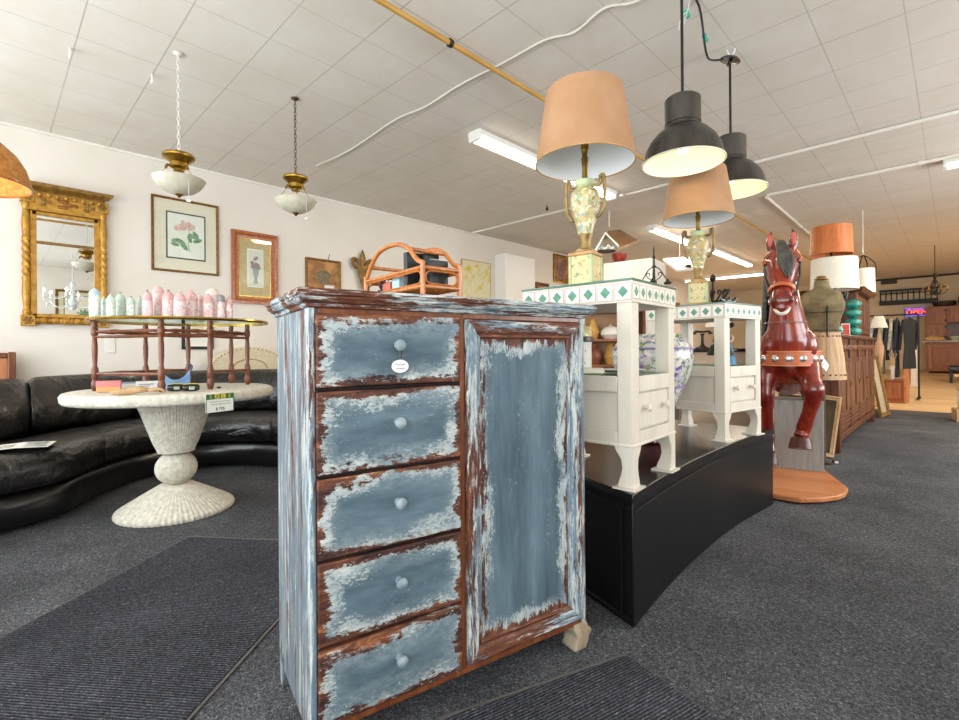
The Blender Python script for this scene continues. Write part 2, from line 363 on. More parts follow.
for a, b in zip(xs[::2], xs[1::2]): m.box(RX, RX+.1, a, b, .7, 2.5)
struct('wall_right', m, M['wall'], smooth=0)
struct('wall_back', MB().box(WX-.1, RX+.1, BY, BY+.1, -.1, CZ), M['wall_tan'], smooth=0)
struct('trim_1', MB().box(WX, WX+.018, FY, BY, CZ-.022, CZ), M['white'], smooth=0)
struct('trim_2', MB().box(-1.9, RX, BY-.03, BY, CZ-.05, CZ), M['iron'], smooth=0)
struct('trim_3', MB().box(-1.9, RX, BY-.02, BY, 2.42, 2.46), M['wall_tan'], smooth=0)
struct('baseboard_left', MB().box(WX, WX+.015, FY, BY, 0, .1), M['white'], smooth=0)
m = MB(); wins = [(-5.2,-2.75),(-2.55,-.1),(.1,2.7)]; z0, z1 = .45, 2.6
m.box(WX-.1, RX+.1, FY-.1, FY, -.1, z0); m.box(WX-.1, RX+.1, FY-.1, FY, z1, CZ)
xs = [WX-.1] + [x for w in wins for x in w] + [RX+.1]
for a, b in zip(xs[::2], xs[1::2]): m.box(a, b, FY-.1, FY, z0, z1)
struct('wall_front', m, M['wall'], smooth=0)
for i, (a, b) in enumerate(wins):
    w = MB()
    for q in ((a,a+.05,z0,z1),(b-.05,b,z0,z1),(a+.05,b-.05,z0,z0+.05),(a+.05,b-.05,z1-.05,z1)): w.box(q[0],q[1],FY-.08,FY-.03,q[2],q[3])
    o = struct('window_%d' % (i+1), w, M['white'], smooth=0)
    obj('pane', MB().box(a+.05,b-.05,FY-.06,FY-.055,z0+.05,z1-.05), M['window_glass'], o, smooth=0)

for i, (a, b) in enumerate(added_rwins):
    w = MB()
    for q in ((a,a+.05,.7,2.5),(b-.05,b,.7,2.5),(a+.05,b-.05,.7,.75),(a+.05,b-.05,2.45,2.5)): w.box(RX+.03,RX+.08,q[0],q[1],q[2],q[3])
    o = struct('window_%d' % (i+4), w, M['white'], smooth=0)  # unseen window, added for its light from the right
    obj('pane', MB().box(RX+.055,RX+.06,a+.05,b-.05,.75,2.45), M['window_glass'], o, smooth=0)

# ------------------------------------------------------------------ light
world = bpy.data.worlds.new('sky'); scene.world = world; world.use_nodes = True
bg = world.node_tree.nodes['Background']; bg.inputs[0].default_value = (.80,.90,1,1); bg.inputs[1].default_value = 1.6
def area(name, loc, rot, sx, sy, power, col=(1,1,1)):
    l = bpy.data.lights.new(name, 'AREA'); l.shape = 'RECTANGLE'; l.size = sx; l.size_y = sy; l.energy = power; l.color = col
    o = bpy.data.objects.new(name, l); COL.objects.link(o); o.location = loc; o.rotation_euler = rot; return o
for (a, b), pw in zip(wins, (46,58,58)): area('window_daylight', ((a+b)/2, FY+.02, (z0+z1)/2), (PI/2+.22,0,0), b-a-.1, z1-z0-.1, pw, (.95,.98,1))
for a, b in added_rwins: area('window_daylight', (RX-.02, (a+b)/2, 1.6), (PI/2+.2,0,PI/2), b-a-.1, 1.7, 75, (.98,.98,1))  # lamps at the added right-wall windows, evening out the room light
def point(name, loc, p, col, r=.04):
    l = bpy.data.lights.new(name, 'POINT'); l.energy = p; l.color = col; l.shadow_soft_size = r
    o = bpy.data.objects.new(name, l); COL.objects.link(o); o.location = loc; return o
scene.view_settings.view_transform = 'Standard'; scene.view_settings.look = 'None'; scene.view_settings.gamma = 1; scene.view_settings.exposure = .5
scene.cycles.max_bounces = 8; scene.cycles.diffuse_bounces = 4; scene.cycles.use_denoising = True; scene.cycles.sample_clamp_indirect = 6

# ------------------------------------------------------------------ ceiling services
def fixture(loc, rz, L, label, group='fluorescent ceiling fixtures'):
    t = thing('fluorescent_fixture', label, 'ceiling light', loc, rz, group)
    obj('housing', MB().box(-L/2, L/2, -.075, .075, -.045, 0), M['fixture'], t, bevel=.006)
    for s in (-1, 1):
        obj('tube', MB().tube([(-L/2+.03, s*.035, -.065), (L/2-.03, s*.035, -.065)], .016, 10), M['tube'], t)
    for s in (-1, 1):
        obj('lamp_holder', MB().box(s*(L/2-.015)-.014, s*(L/2-.015)+.014, -.065, .065, -.085, -.04), M['fixture'], t, bevel=.004)
        obj('end_cap', MB().box(s*L/2-.004, s*L/2+.004, -.06, .06, -.09, 0), M['fixture'], t)
    return t
f0 = fixture((-2.95, 4.13, CZ), PI/2, 2.35, 'twin tube fluorescent fixture on the ceiling behind the nearest tan lampshade')
dup(f0, (-3.30, 8.27, CZ), label='fluorescent fixture on the ceiling just left of the farther tan lampshade')
dup(f0, (-3.24, 10.7, CZ), label='short distant fluorescent fixture right of the farther urn lamp')
dup(f0, (-4.05, 13.4, CZ), rz=.1, label='farthest fluorescent fixture running crosswise just above the back wall, left of the horse head')
dup(f0, (1.1, 6.86, CZ), rz=0, label='fluorescent fixture cut off by the right edge at the white ceiling conduit')
for p in ((1.3, 11.2), ): dup(f0, (p[0], p[1], CZ), rz=PI/2, label='unseen fluorescent fixture added over the back aisle, out past the right edge')
def pipe(name, pts, r, m, label, cat='pipe', group=None, straps=True):
    t = thing(name, label, cat, pts[0], 0, group); o = Vector(pts[0]); P = [Vector(p)-o for p in pts]
    obj('run', MB().tube(P, r, 10), m, t)
    if straps:
        for k in (.3, .7):
            c = P[0].lerp(P[-1], k); d = (P[-1]-P[0]).normalized()
            obj('bracket', MB().tube([c-d*.018, c+d*.018], r*1.35, 10), m, t)
    return t
g = pipe('sprinkler_pipe', [(-2.14, -1.3, 2.80), (-2.14, 13.5, 2.80)], .016, M['pipe'], 'gold painted pipe running along the ceiling above the blue cabinet')
for y in (1.95, 4.2): obj('hanger_clip', MB().tube([(0, y+1.3-.012, 0), (0, y+1.3+.012, 0)], .024, 10), M['iron'], g)
pipe('conduit', [(-5.35, 5.30, 2.80), (-5.2, 5.43, 2.842), (RX, 5.46, 2.842)], .016, M['conduit'], 'white conduit crossing the ceiling from the left wall, nearer of two', 'conduit', 'ceiling conduits')
pipe('conduit', [(-1.63, 6.70, 2.84), (RX, 6.62, 2.84)], .018, M['conduit'], 'white conduit with couplings crossing behind the second dark pendant, farther of two', 'conduit', 'ceiling conduits')
pipe('conduit', [(-1.66, 6.80, 2.84), (-1.75, 13.5, 2.84)], .018, M['conduit'], 'white conduit running lengthwise towards the horse ears', 'conduit', 'ceiling conduits')
P = [(316,166),(350,150),(395,120),(425,107),(460,85),(505,62),(545,40),(575,32),(605,8),(640,0),(700,-40)]
solo('ceiling_cable', MB().tube(crom([at(u,v,Z=2.85) for u,v in P], 5), .0065, 6), M['cord_w'], 'thin white cable sagging in waves across the ceiling tiles', 'cable')
for u, v, lab in ((70,54,'small ceiling hook in the tile joint left of the hanging bowl lamps'),(152,80,'small ceiling hook just left of the first hanging bowl lamp chain'),(547,211,'black track spotlight under the ceiling left of the near urn lamp')):
    p = at(u, v-6, Z=CZ); t = MB()
    t.tube([(0,0,0),(0,0,-.03)], .006, 6); t.torus((0,0,-.045), .016, .005, 12, 5, M=Matrix.Translation((0,0,-.045)) @ Matrix.Rotation(PI/2,4,'X') @ Matrix.Translation((0,0,.045)))
    if u > 500: t.lathe([(.001,-.075),(.016,-.07),(.018,-.04),(.006,-.03)], 12); solo('track_spotlight', t, M['iron'], lab, 'spotlight', loc=p)
    else: solo('ceiling_hook', t, M['white'], lab, 'hook', 'hooks in the ceiling', loc=p)

# ------------------------------------------------------------------ hanging bowl lamps (brass cap, glass bowl, chain)
def bowl_lamp(p, zc, zb, chain, label):
    t = thing('bowl_pendant', label, 'pendant lamp', (p.x, p.y, CZ), 0, 'hanging glass bowl lamps')
    c = MB(); n = int((CZ-zc-.02)/.028)
    c.lathe([(.004,0),(.03,-.004),(.024,-.012),(.006,-.02)], 14)
    for k in range(n):
        z = -.02 - k*(CZ-zc-.02)/n - .014
        c.torus((0,0,0), .0085, .0028, 10, 5, M=Matrix.Translation((0,0,z)) @ Matrix.Rotation(PI/2*(k%2),4,'Z') @ Matrix.Rotation(PI/2,4,'X') @ Matrix.Diagonal((1,1.9,1,1)))
    obj('chain', c, chain, t)
    zz = zc-CZ
    b = MB(); b.lathe([(.008,.01),(.03,.005),(.085,-.01),(.092,-.02),(.09,-.03),(.07,-.045),(.05,-.065),(.048,-.09),(.03,-.10),(.03,-.115),(.01,-.118)], 32)
    cap = obj('brass_cap', b, M['brass'], t); cap.location.z = zz
    for k in range(3):
        a = 2*PI*k/3+.5; arm = MB(); arm.tube(crom([(.03*math.cos(a),.03*math.sin(a),-.1),(.06*math.cos(a),.06*math.sin(a),-.085),(.072*math.cos(a),.072*math.sin(a),-.11)], 4), .008, 6)
        o = obj('cap_arm', arm, M['brass'], cap)
        w = MB(); w.tube([(.07*math.cos(a),.07*math.sin(a),zz-.11),(.125*math.cos(a),.125*math.sin(a),zb-CZ+.0)], .0018, 5); obj('hanging_wire', w, M['brass'], t)
    g = MB(); R = .146
    pr = [(a_, z_*.72) for a_, z_ in [(.012,-.125),(.05,-.118),(.09,-.095),(.122,-.055),(.14,-.02),(R,0),(R+.004,.006),(R-.002,.008),(.134,-.018),(.116,-.052),(.085,-.09),(.045,-.112),(.006,-.118)]]
    g.lathe(pr, 40, mod=lambda a, r, z: 1+.012*math.sin(a*12) if r > .1 else 1)
    bo = obj('glass_bowl', g, M['bowlglass'], t); bo.location.z = zb-CZ
    f = MB(); f.lathe([(.002,-.112),(.008,-.108),(.012,-.10),(.024,-.093),(.02,-.087),(.002,-.085)], 14); obj('finial', f, M['brass'], bo)
    pl = MB(); pl.tube([(.13,.02,0),(.13,.02,-.14)], .0015, 5); pl.lathe([(.001,-.165),(.012,-.16),(.013,-.15),(.006,-.142),(.001,-.14)], 10, c=(.13,.02,0)); obj('pull_chain', pl, M['crystal'], bo)
    return t
bowl_lamp(at(178,53,Z=CZ), 2.225, 2.055, M['chain_w'], 'frosted glass bowl lamp on a white chain, hanging above the rose print')
bowl_lamp(at(295,98,Z=CZ), 2.28, 2.09, M['chain_d'], 'frosted glass bowl lamp on a bronze chain, right of the rose print')

# woven dome shade at the left edge
c = at(-38, 181, t=1.95)
t = thing('woven_pendant', 'woven brown rattan dome lampshade cut off at the left edge', 'lampshade', (c.x, c.y, c.z))
o = MB(); o.lathe([(.212,0),(.205,.035),(.19,.085),(.165,.13),(.125,.17),(.07,.20),(.02,.21),(.02,.205),(.068,.194),(.12,.164),(.158,.126),(.183,.082),(.198,.034),(.205,0),(.212,0)], 48, cap=False)
obj('dome', o, wood('woven_rattan','#8a4d17','#b8772c','#d19a4c',rough=.6,sc=16,axis='x',bump=.6), t)
q = MB(); q.ell((0,0,.09),(.035,.035,.05),14,10); obj('bulb', q, M['bulb'], t); point('woven_glow', (c.x,c.y,c.z+.015), 1.6, (1,.8,.5), .04)
obj('rim', MB().torus((0,0,.002), .209, .006, 48, 6), M['rattan'], t); obj('cord', MB().tube([(0,0,.2),(0,0,CZ-c.z)], .005, 6), M['cord_w'], t)

# ------------------------------------------------------------------ pictures and mirror on the left wall (local x along the wall, -y into the room)
def wallthing(name, label, cat, y0, y1, z0, z1, group=None, d=.0):
    return thing(name, label, cat, (WX+d, (y0+y1)/2, (z0+z1)/2), PI/2, group), y1-y0, z1-z0
def frame_mb(w, h, fw, d, y=0):
    m = MB()
    prof = [(0,0),(0,-d),(fw*.35,-d*1.05),(fw*.6,-d*.7),(fw,-d*.55),(fw,0)]
    cs = [(-1,-1),(1,-1),(1,1),(-1,1)]
    rings = [[(sx*(w/2-a), b+y, sz*(h/2-a)) for a, b in prof] for sx, sz in cs]
    return m.loft(rings, closed=True)
def flat(w, h, y, d=.003, cx=0, cz=0): return MB().box(cx-w/2, cx+w/2, y-d, y, cz-h/2, cz+h/2)
def picture(label, y0, y1, z0, z1, fw, d, fm, mats, group='framed pictures on the left wall', cat='picture'):
    t, w, h = wallthing('framed_picture', label, cat, y0, y1, z0, z1, group)
    obj('frame', frame_mb(w, h, fw, d), fm, t, smooth=25)
    for k, (nm, s, mt, y) in enumerate(mats): obj(nm, flat((w-2*fw)*s[0]+.002, (h-2*fw)*s[1]+.002, y), mt, t, smooth=0)
    return t, w-2*fw, h-2*fw
gf = M['gold']; gdot = mat('beaded_gilt', '#9a6a2a', '#5a3714', rough=.4, metal=.4, sc=60, bump=.4)
mat_c = mat('cream_mount', '#e6ddc8', rough=.9); dark_green = mat('dark_green_line', '#35453c', rough=.8); mintp = mat('print_paper', '#efeee4', '#e6e6da', rough=.8, sc=6)
pt, w, h = picture('large botanical print of a pink rose in a thin beaded frame', 1.118, 1.716, 1.77, 2.505, .022, .022, gdot,
    [('mount', (1,1), mat_c, -.004), ('mount_line', (.63,.67), dark_green, -.0075), ('print', (.585,.63), mintp, -.009)])
petal = mat('petal_pink','#c98d86','#eed6cb',rough=.8,sc=60); rose = mat('rose_pink','#d9a8a0','#e9c9bd',rough=.8,sc=30); leafm = mat('print_leaf','#5e8a62','#8bab84',rough=.8,sc=30)
for x, z, r in ((-.03,.09,.042),(.045,.10,.036),(-.075,.075,.034),(.02,.125,.03),(-.03,.14,.022)):
    q = MB(); q.ell((x,-.0135,z), (r,.0014,r*.9), 14, 6); bl = obj('painted_bloom', q, rose, pt)
    q = MB()
    for k in range(6): q.ell((x+r*.55*math.cos(k*1.05+x*9),-.0146,z+r*.5*math.sin(k*1.05+x*9)), (r*.36,.0008,r*.22), 10, 5)
    tag(obj('painted_petals', q, petal, bl), kind='stuff')
for x, z, a, l in ((.06,.01,.3,.05),(.1,-.03,-.4,.045),(-.05,-.06,.5,.05),(-.09,-.05,-.2,.045),(.03,-.02,1.2,.04),(-.02,-.1,.9,.05),(.085,.03,.9,.04),(-.1,-.09,.2,.04)):
    q = MB(); q.ell((0,0,0), (l,.0012,l*.45), 12, 6, M=Matrix.Translation((x,-.0132,z)) @ Matrix.Rotation(a,4,'Y')); obj('painted_leaf', q, leafm, pt)
q = MB(); q.tube([(.02,-.013,.09),(.03,-.013,0),(.015,-.013,-.08),(.03,-.013,-.15)], .003, 5); obj('painted_stem', q, leafm, pt)
obj('glazing', flat(w, h, -.017, .001), M['glazing'], pt, smooth=0)
bur = mat('burl_frame', '#8a431c', '#b5682f', rough=.3, sc=40, coat=.4, bump=.3)
pt, w, h = picture('narrow print of a bouquet in a wide carved reddish frame', 1.842, 2.336, 1.50, 2.29, .075, .035, bur,
    [('gilt_slip', (1,1), M['brightbrass'], -.012), ('mount', (.93,.95), mat('tan_mount','#d0b98c','#bfa878',rough=.9,sc=30), -.015), ('print', (.5,.66), mintp, -.018), ('print_field', (.43,.6), mat('pale_green_field','#dcdccb',rough=.8), -.020)])
q = MB()
for k in range(12): q.ell((rnd.uniform(-.04,.04),-.0245,rnd.uniform(.0,.12)), (.018,.001,.018), 10, 5)
obj('painted_bouquet', q, mat('bouquet_paint','#b07a72','#7c8a9a',rough=.8,sc=60), pt); tag(pt.children[-1], kind='stuff')
q = MB(); q.lathe([(.012,-.17),(.03,-.165),(.012,-.13),(.03,-.05),(.034,0),(.02,0)], 12, sy=.05, c=(0,-.025,0)); obj('painted_vase', q, mat('vase_paint','#9aa0a0',rough=.8), pt)
obj('glazing', flat(w, h, -.028, .001), M['glazing'], pt, smooth=0)
pt, w, h = picture('small brown still life with a white price card, left of the rattan rack', 2.672, 3.132, 1.72, 2.10, .028, .03, M['gold2'],
    [('painting', (1,1), mat('still_life','#7d4a1c','#c38a45',rough=.5,sc=7,detail=6), -.012)])
q = MB(); q.lathe([(.05,-.10),(.075,-.07),(.08,-.02),(.12,0),(.12,.012),(.085,.03),(.05,.06),(.01,.07)], 16, sy=.05, c=(.0,-.015,-.01)); obj('painted_basket', q, mat('basket_paint','#6a5a44','#8a795c',rough=.7,sc=40), pt)
q = MB(); q.box(.0,.13,-.036,-.034,-.175,-.125); o = obj('price_card', q, M['paper'], pt, smooth=0); q = MB(); q.tube([(.06,-.015,.18),(.09,-.003,.27)], .003, 5); obj('hanging_wire', q, M['iron'], pt)
t, w, h = wallthing('hanging_canvas', 'unframed pale canvas painted with yellow flowers, right of the rattan rack', 'painting', 5.235, 5.88, 1.80, 2.405)
obj('canvas', MB().box(-w/2,w/2,-.03,0,-h/2,h/2), mat('yellow_flowers', '#ded6b0', '#d3b83a', rough=.8, sc=9, detail=6, lo=.48, hi=.66), t, smooth=0)
obj('edge_strip', frame_mb(w+.014, h+.014, .012, .034), M['pale_wood'], t, smooth=25)
picture('thin dark empty frame hung low behind the turned wood oval table', 1.37, 1.66, 1.0, 1.52, .03, .02, M['black'], [('backing', (1,1), M['white'], -.004), ('print', (.45,.3), mat('faint_print','#d5d0b8','#c9c4a8',rough=.8,sc=20), -.008)])
pa, pb = at(535,296,X=WX), at(548,284,X=WX)
picture('tiny dark framed picture on the wall, lower of two by the near urn lamp', pa.y, pb.y, pa.z-.2, pb.z, .06, .03, M['oak'], [('painting', (1,1), mat('orange_oil','#9c5a2c','#b8773f',rough=.5,sc=6), -.012)])
pa, pb = at(553,282,X=WX), at(568,257,X=WX)
picture('gilt framed dark oil painting on the wall, upper of two by the near urn lamp', pa.y, pb.y, pa.z, pb.z, .07, .03, M['brass'], [('painting', (1,1), mat('dark_oil','#4a2a22','#a8786a',rough=.5,sc=5), -.012)])
# outlet
t, w, h = wallthing('wall_outlet', 'white electric outlet plate below the gilt mirror', 'outlet', .755, .83, 1.0-.03, 1.12)
obj('plate', MB().box(-w/2,w/2,-.008,0,-h/2,h/2), M['white'], t, bevel=.003)
for s in (-1,1):
    o = obj('receptacle', MB().box(-.016,.016,-.0105,-.008,s*.03-.014,s*.03+.014), M['white'], t, bevel=.002)
# fleur-de-lis wall pocket
p = at(362, 288, X=WX+.03); zt = at(362, 250, X=WX).z
t = thing('wall_pocket', 'gilt fleur-de-lis wall pocket hung left of the rattan rack', 'wall ornament', (WX, p.y, p.z), PI/2); H = zt-p.z
q = MB(); q.lathe([(.012,-.03),(.03,0),(.05,.1),(.085,.22),(.10,.25),(.10,.265),(.0,.265)], 20, sy=.6, c=(0,-.065,0)); obj('cone', q, M['gold2'], t)
q = MB(); q.lathe([(.003,H),(.03,H-.07),(.045,H-.12),(.03,H-.17),(.012,H-.26)], 14, sy=.4, c=(0,-.05,0)); obj('centre_petal', q, M['gold2'], t)
for s in (-1,1):
    q = MB(); q.tube(crom([(s*.02,-.05,H-.28),(s*.07,-.05,H-.17),(s*.13,-.05,H-.14),(s*.15,-.05,H-.20),(s*.11,-.05,H-.22)],6), [.02]*8+[.024]*8+[.016]*9, 8); obj('side_petal', q, M['gold2'], t)
    q = MB(); q.tube(crom([(s*.03,-.05,.27),(s*.11,-.05,.25),(s*.15,-.05,.30),(s*.11,-.05,.34)],5), .014, 8); obj('scroll', q, M['gold2'], t)

# gilt mirror
t, w, h = wallthing('wall_mirror', 'tall gilt mirror with turned half columns and a flaring cornice', 'mirror', .20, .775, 1.20, 2.40)
obj('back_board', MB().box(-w/2+.02, w/2-.02, -.03, 0, -h/2+.02, h/2-.05), M['gold2'], t, smooth=0)
obj('frieze', MB().box(-w/2+.03, w/2-.03, -.06, -.028, h/2-.23, h/2-.07), M['gold'], t, bevel=.004)
q = MB(); prof = [(.0,.012),(.03,.02),(.045,.036),(.055,.04),(.065,.06),(.065,.07),(0,.07)]
rings = []
for sx, e in ((-1,0),(1,0)):
    rings.append([(sx*(w/2-.02+a*.9), -.05-a, h/2-.075+b) for a, b in prof])
q.loft(rings); q.box(-w/2+.02,w/2-.02,-.06,0,h/2-.07,h/2-.01); obj('cornice', q, M['gold2'], t)
for k in range(9):
    q = MB(); q.ell((-w/2+.06+k*(w-.12)/8,-.078,h/2-.098), (.017,.017,.017), 10, 6); obj('cornice_ball', q, M['gold'], t)
for x in (-.14, .0, .15):
    q = MB(); rr = .09 if x == 0 else .05
    for k in range(9): q.ell((x+rr*math.cos(k*2.1)*(k/9), -.062, h/2-.15+.028*math.sin(k*2.1)), (rr*.28,.006,.016), 8, 5)
    tag(obj('floral_carving', q, mat('carving_red','#7a4a18','#a0672a',rough=.5,metal=.3,sc=50) if x == 0 else M['gold2'], t), kind='stuff')
for s in (-1, 1):
    q = MB(); zb, zt = -h/2+.09, h/2-.17; L = zt-zb
    pr = [(.026,0),(.034,.03),(.022,.06),(.034,.16),(.036,.27),(.024,.30),(.032,.32),(.024,.335)]
    n = 30; rings = []
    def rr(f):
        ks = [(0,.028),(.03,.036),(.06,.024),(.2,.037),(.3,.03),(.32,.036),(.34,.03),(.66,.03),(.68,.036),(.7,.03),(.82,.037),(.94,.024),(.97,.036),(1,.028)]
        for (a,b),(c,d) in zip(ks, ks[1:]):
            if a <= f <= c: return b+(d-b)*(f-a)/(c-a)
        return .03
    for k in range(90):
        f = k/89; r = rr(f)*.82; tw = .34 < f < .66
        rings.append([(s*(w/2-.032)+r*(1+(.22*math.sin(3*(2*PI*j/20)+f*95) if tw else 0))*math.cos(2*PI*j/20), -.045+r*(1+(.22*math.sin(3*(2*PI*j/20)+f*95) if tw else 0))*math.sin(2*PI*j/20), zb+f*L) for j in range(20)])
    q.loft(rings); obj('half_column', q, M['gold'], t)
    for z in (-h/2+.045, h/2-.125):
        b = obj('corner_block', MB().box(s*(w/2-.04)-.045, s*(w/2-.04)+.045, -.07, 0, z-.045, z+.045), M['gold'], t, bevel=.004)
        q = MB()
        q.ell((s*(w/2-.04),-.073,z), (.012,.008,.012), 10, 6)
        for k in range(6): q.ell((s*(w/2-.04)+.024*math.cos(k*PI/3),-.071,z+.024*math.sin(k*PI/3)), (.011,.006,.011), 8, 5)
        obj('rosette', q, M['gold2'], b)
q = MB(); rings = []
for k in range(60):
    f = k/59; r = .022+(.007 if int(f*11)%2 else 0)+(.006 if .4<f<.6 else 0); rings.append([(-w/2+.085+f*(w-.17), -.045+r*math.cos(2*PI*j/14), -h/2+.045+r*math.sin(2*PI*j/14)) for j in range(14)])
q.loft(rings); obj('turned_rail', q, M['gold'], t)
iw, zb, zt = w-.135, -h/2+.075, h/2-.235
q = MB()
for a,b,c,d in ((-iw/2-.01,-iw/2+.03,zb,zt),(iw/2-.03,iw/2+.01,zb,zt),(-iw/2,iw/2,zb,zb+.03),(-iw/2,iw/2,zt-.03,zt)): q.box(a,b,-.05,-.028,c,d)
obj('inner_frame', q, M['gold'], t, bevel=.003)
zd = zb+(zt-zb)*.71
obj('divider_bar', MB().box(-iw/2+.03, iw/2-.03, -.046, -.028, zd-.012, zd+.012), M['gold2'], t, bevel=.003)
obj('upper_glass', MB().box(-iw/2+.03,iw/2-.03,-.036,-.03,zd+.012,zt-.03), M['mirror'], t, smooth=0)
obj('lower_glass', MB().box(-iw/2+.03,iw/2-.03,-.036,-.03,zb+.03,zd-.012), M['mirror'], t, smooth=0)

# what the mirror shows: a palm picture on the far wall and a crystal chandelier before it
t = thing('framed_picture', 'palm leaf picture in a gold frame, seen reflected in the gilt mirror', 'picture', (RX, 1.55, 1.93), -PI/2)
obj('frame', frame_mb(1.0, .92, .05, .03), M['gold2'], t); obj('mount', flat(.91,.83,-.006), mat('sand_mount','#d9cfae',rough=.9), t, smooth=0); obj('print_line', flat(.72,.66,-.010), dark_green, t, smooth=0); obj('print', flat(.69,.63,-.013), mat_c, t, smooth=0)
for k in range(9):
    a = PI*(k+.5)/9; q = MB(); q.tube([(0,-.016,-.2),(.12*math.cos(a),-.017,-.2+.17*math.sin(a)),(.24*math.cos(a),-.016,-.2+.30*math.sin(a)-.05)], [.012,.03,.004], 6, M=Matrix.Diagonal((1,1,1,1))); obj('palm_leaf', q, leafm, t)
t = thing('crystal_chandelier', 'white crystal chandelier seen reflected in the gilt mirror', 'chandelier', (.75, 1.13, CZ+.30))
t.scale = (1.9,1.9,1.15)
obj('chain', MB().tube([(0,0,0),(0,0,-.75)], .005, 6), M['chain_w'], t)
q = MB(); q.lathe([(.01,-.74),(.025,-.78),(.012,-.84),(.03,-.92),(.014,-1.0),(.045,-1.08),(.05,-1.12),(.01,-1.2)], 16); obj('stem', q, M['crystal'], t)
for k in range(6):
    a = k*PI/3+.3; ca, sa = math.cos(a), math.sin(a)
    q = MB(); q.tube(crom([(.03*ca,.03*sa,-1.1),(.12*ca,.12*sa,-1.16),(.21*ca,.21*sa,-1.08),(.22*ca,.22*sa,-1.02)],5), .006, 6); ar = obj('arm', q, M['crystal'], t)
    q = MB(); q.lathe([(.005,-1.03),(.03,-1.02),(.012,-1.005),(.011,-.93),(.006,-.925)], 10, c=(.22*ca,.22*sa,0)); obj('candle', q, M['white'], ar)
    q = MB(); q.lathe([(.004,-.925),(.011,-.905),(.002,-.87)], 8, c=(.22*ca,.22*sa,0)); obj('candle_bulb', q, M['bulb'], ar)
    q = MB(); q.tube(crom([(.02*ca,.02*sa,-.82),(.09*ca,.09*sa,-.98),(.2*ca,.2*sa,-1.0)],5), [.007 if i%2 else .003 for i in range(11)], 6); obj('crystal_string', q, M['crystal'], t)
    q = MB(); q.lathe([(.001,-1.16),(.009,-1.13),(.001,-1.09)], 6, c=(.2*ca,.2*sa,0)); obj('drop', q, M['crystal'], ar)
# ================================================================== SOFA
Fp = [(-2.9,-1.0),(-3.32,-.62),(-3.5,-.25),(-3.56,.08),(-3.68,.30),(-3.98,.50),(-4.33,.82),(-4.42,1.2),(-4.22,1.5),(-3.86,1.68),(-3.45,1.86),(-3.0,2.02)]
Bp = [(-3.9,-1.15),(-4.4,-.9),(-4.55,-.35),(-4.68,.02),(-4.9,.22),(-5.1,.46),(-5.25,.80),(-5.27,1.35),(-5.08,1.85),(-4.7,2.3),(-4.25,2.62),(-3.7,2.85)]
NS = 12; Fc = crom([(x,y,0) for x,y in Fp], NS); Bc = crom([(x,y,0) for x,y in Bp], NS)
sofa = thing('sectional_sofa', 'curved black leather sectional sofa wrapping around the white pedestal table', 'sofa', (-4.6, .7, 0))
so = Vector((-4.6,.7,0))
def sofapart(name, i0, i1, prof, puff=0, par=None):
    """prof: list of (s, z, off): s 0 at the front edge .. 1 at the back edge, off metres outward along front->back; ends rounded by puff"""
    rings = []; N = i1-i0
    ks = [i0+N*(.5-.5*math.cos(PI*j/(2*N))) for j in range(2*N+1)] if puff else [i0+k for k in range(N+1)]
    for k in ks:
        i = min(int(k), len(Fc)-2); fr = k-i
        f = Fc[i].lerp(Fc[i+1], fr); b = Bc[i].lerp(Bc[i+1], fr); d = (b-f); L = d.length; dn = d/L
        e = min(k-i0, i1-k)/ (NS*.35); e = min(1, max(0, e)); g = math.sqrt(max(0,1-(1-e)**2)) if puff else 1
        cs = sum(p[0]*L+p[2] for p in prof)/len(prof); cz = sum(p[1] for p in prof)/len(prof)
        q = 1-puff*(1-g)
        rings.append([f + dn*(cs+((s*L+o)-cs)*q) + Vector((0,0,cz+(z-cz)*q)) - so for s, z, o in prof])
    m = MB(); m.loft(rings); return obj(name, m, M['leather'], par or sofa, smooth=70)
LAST = len(Fc)-1
sofapart('base', 0, LAST, [(0,.03,.04),(0,.06,.015),(0,.14,.01),(0,.19,.022),(0,.215,.06),(1,.215,-.02),(1,.03,-.02)]).data.materials[0] = M['leather_taut']
seatp = [(0,.225,.05),(0,.23,-.0),(0,.27,-.035),(0,.33,-.045),(0,.38,-.03),(0,.412,.02),(0,.425,.09),(.3,.435,0),(.55,.425,0),(.72,.40,0),(.72,.225,0)]
cuts = [0, 62, 104, LAST]
for a, b in zip(cuts, cuts[1:]): sofapart('seat_cushion', a, b, seatp, .12)
sofapart('back_shell', 0, LAST, [(1,.22,-.14),(1,.66,-.13),(1,.72,-.08),(1,.72,0),(1,.60,.04),(1,.2,.03)])
backp = [(1,.40,-.30),(1,.46,-.36),(1,.56,-.37),(1,.67,-.34),(1,.76,-.27),(1,.80,-.19),(1,.795,-.10),(1,.74,-.04),(1,.66,-.02),(1,.60,-.06),(1,.42,-.10)]
cuts = [0, 20, 46, 74, 106, LAST]
for a, b in zip(cuts, cuts[1:]): sofapart('back_cushion', a, b, backp, .30)
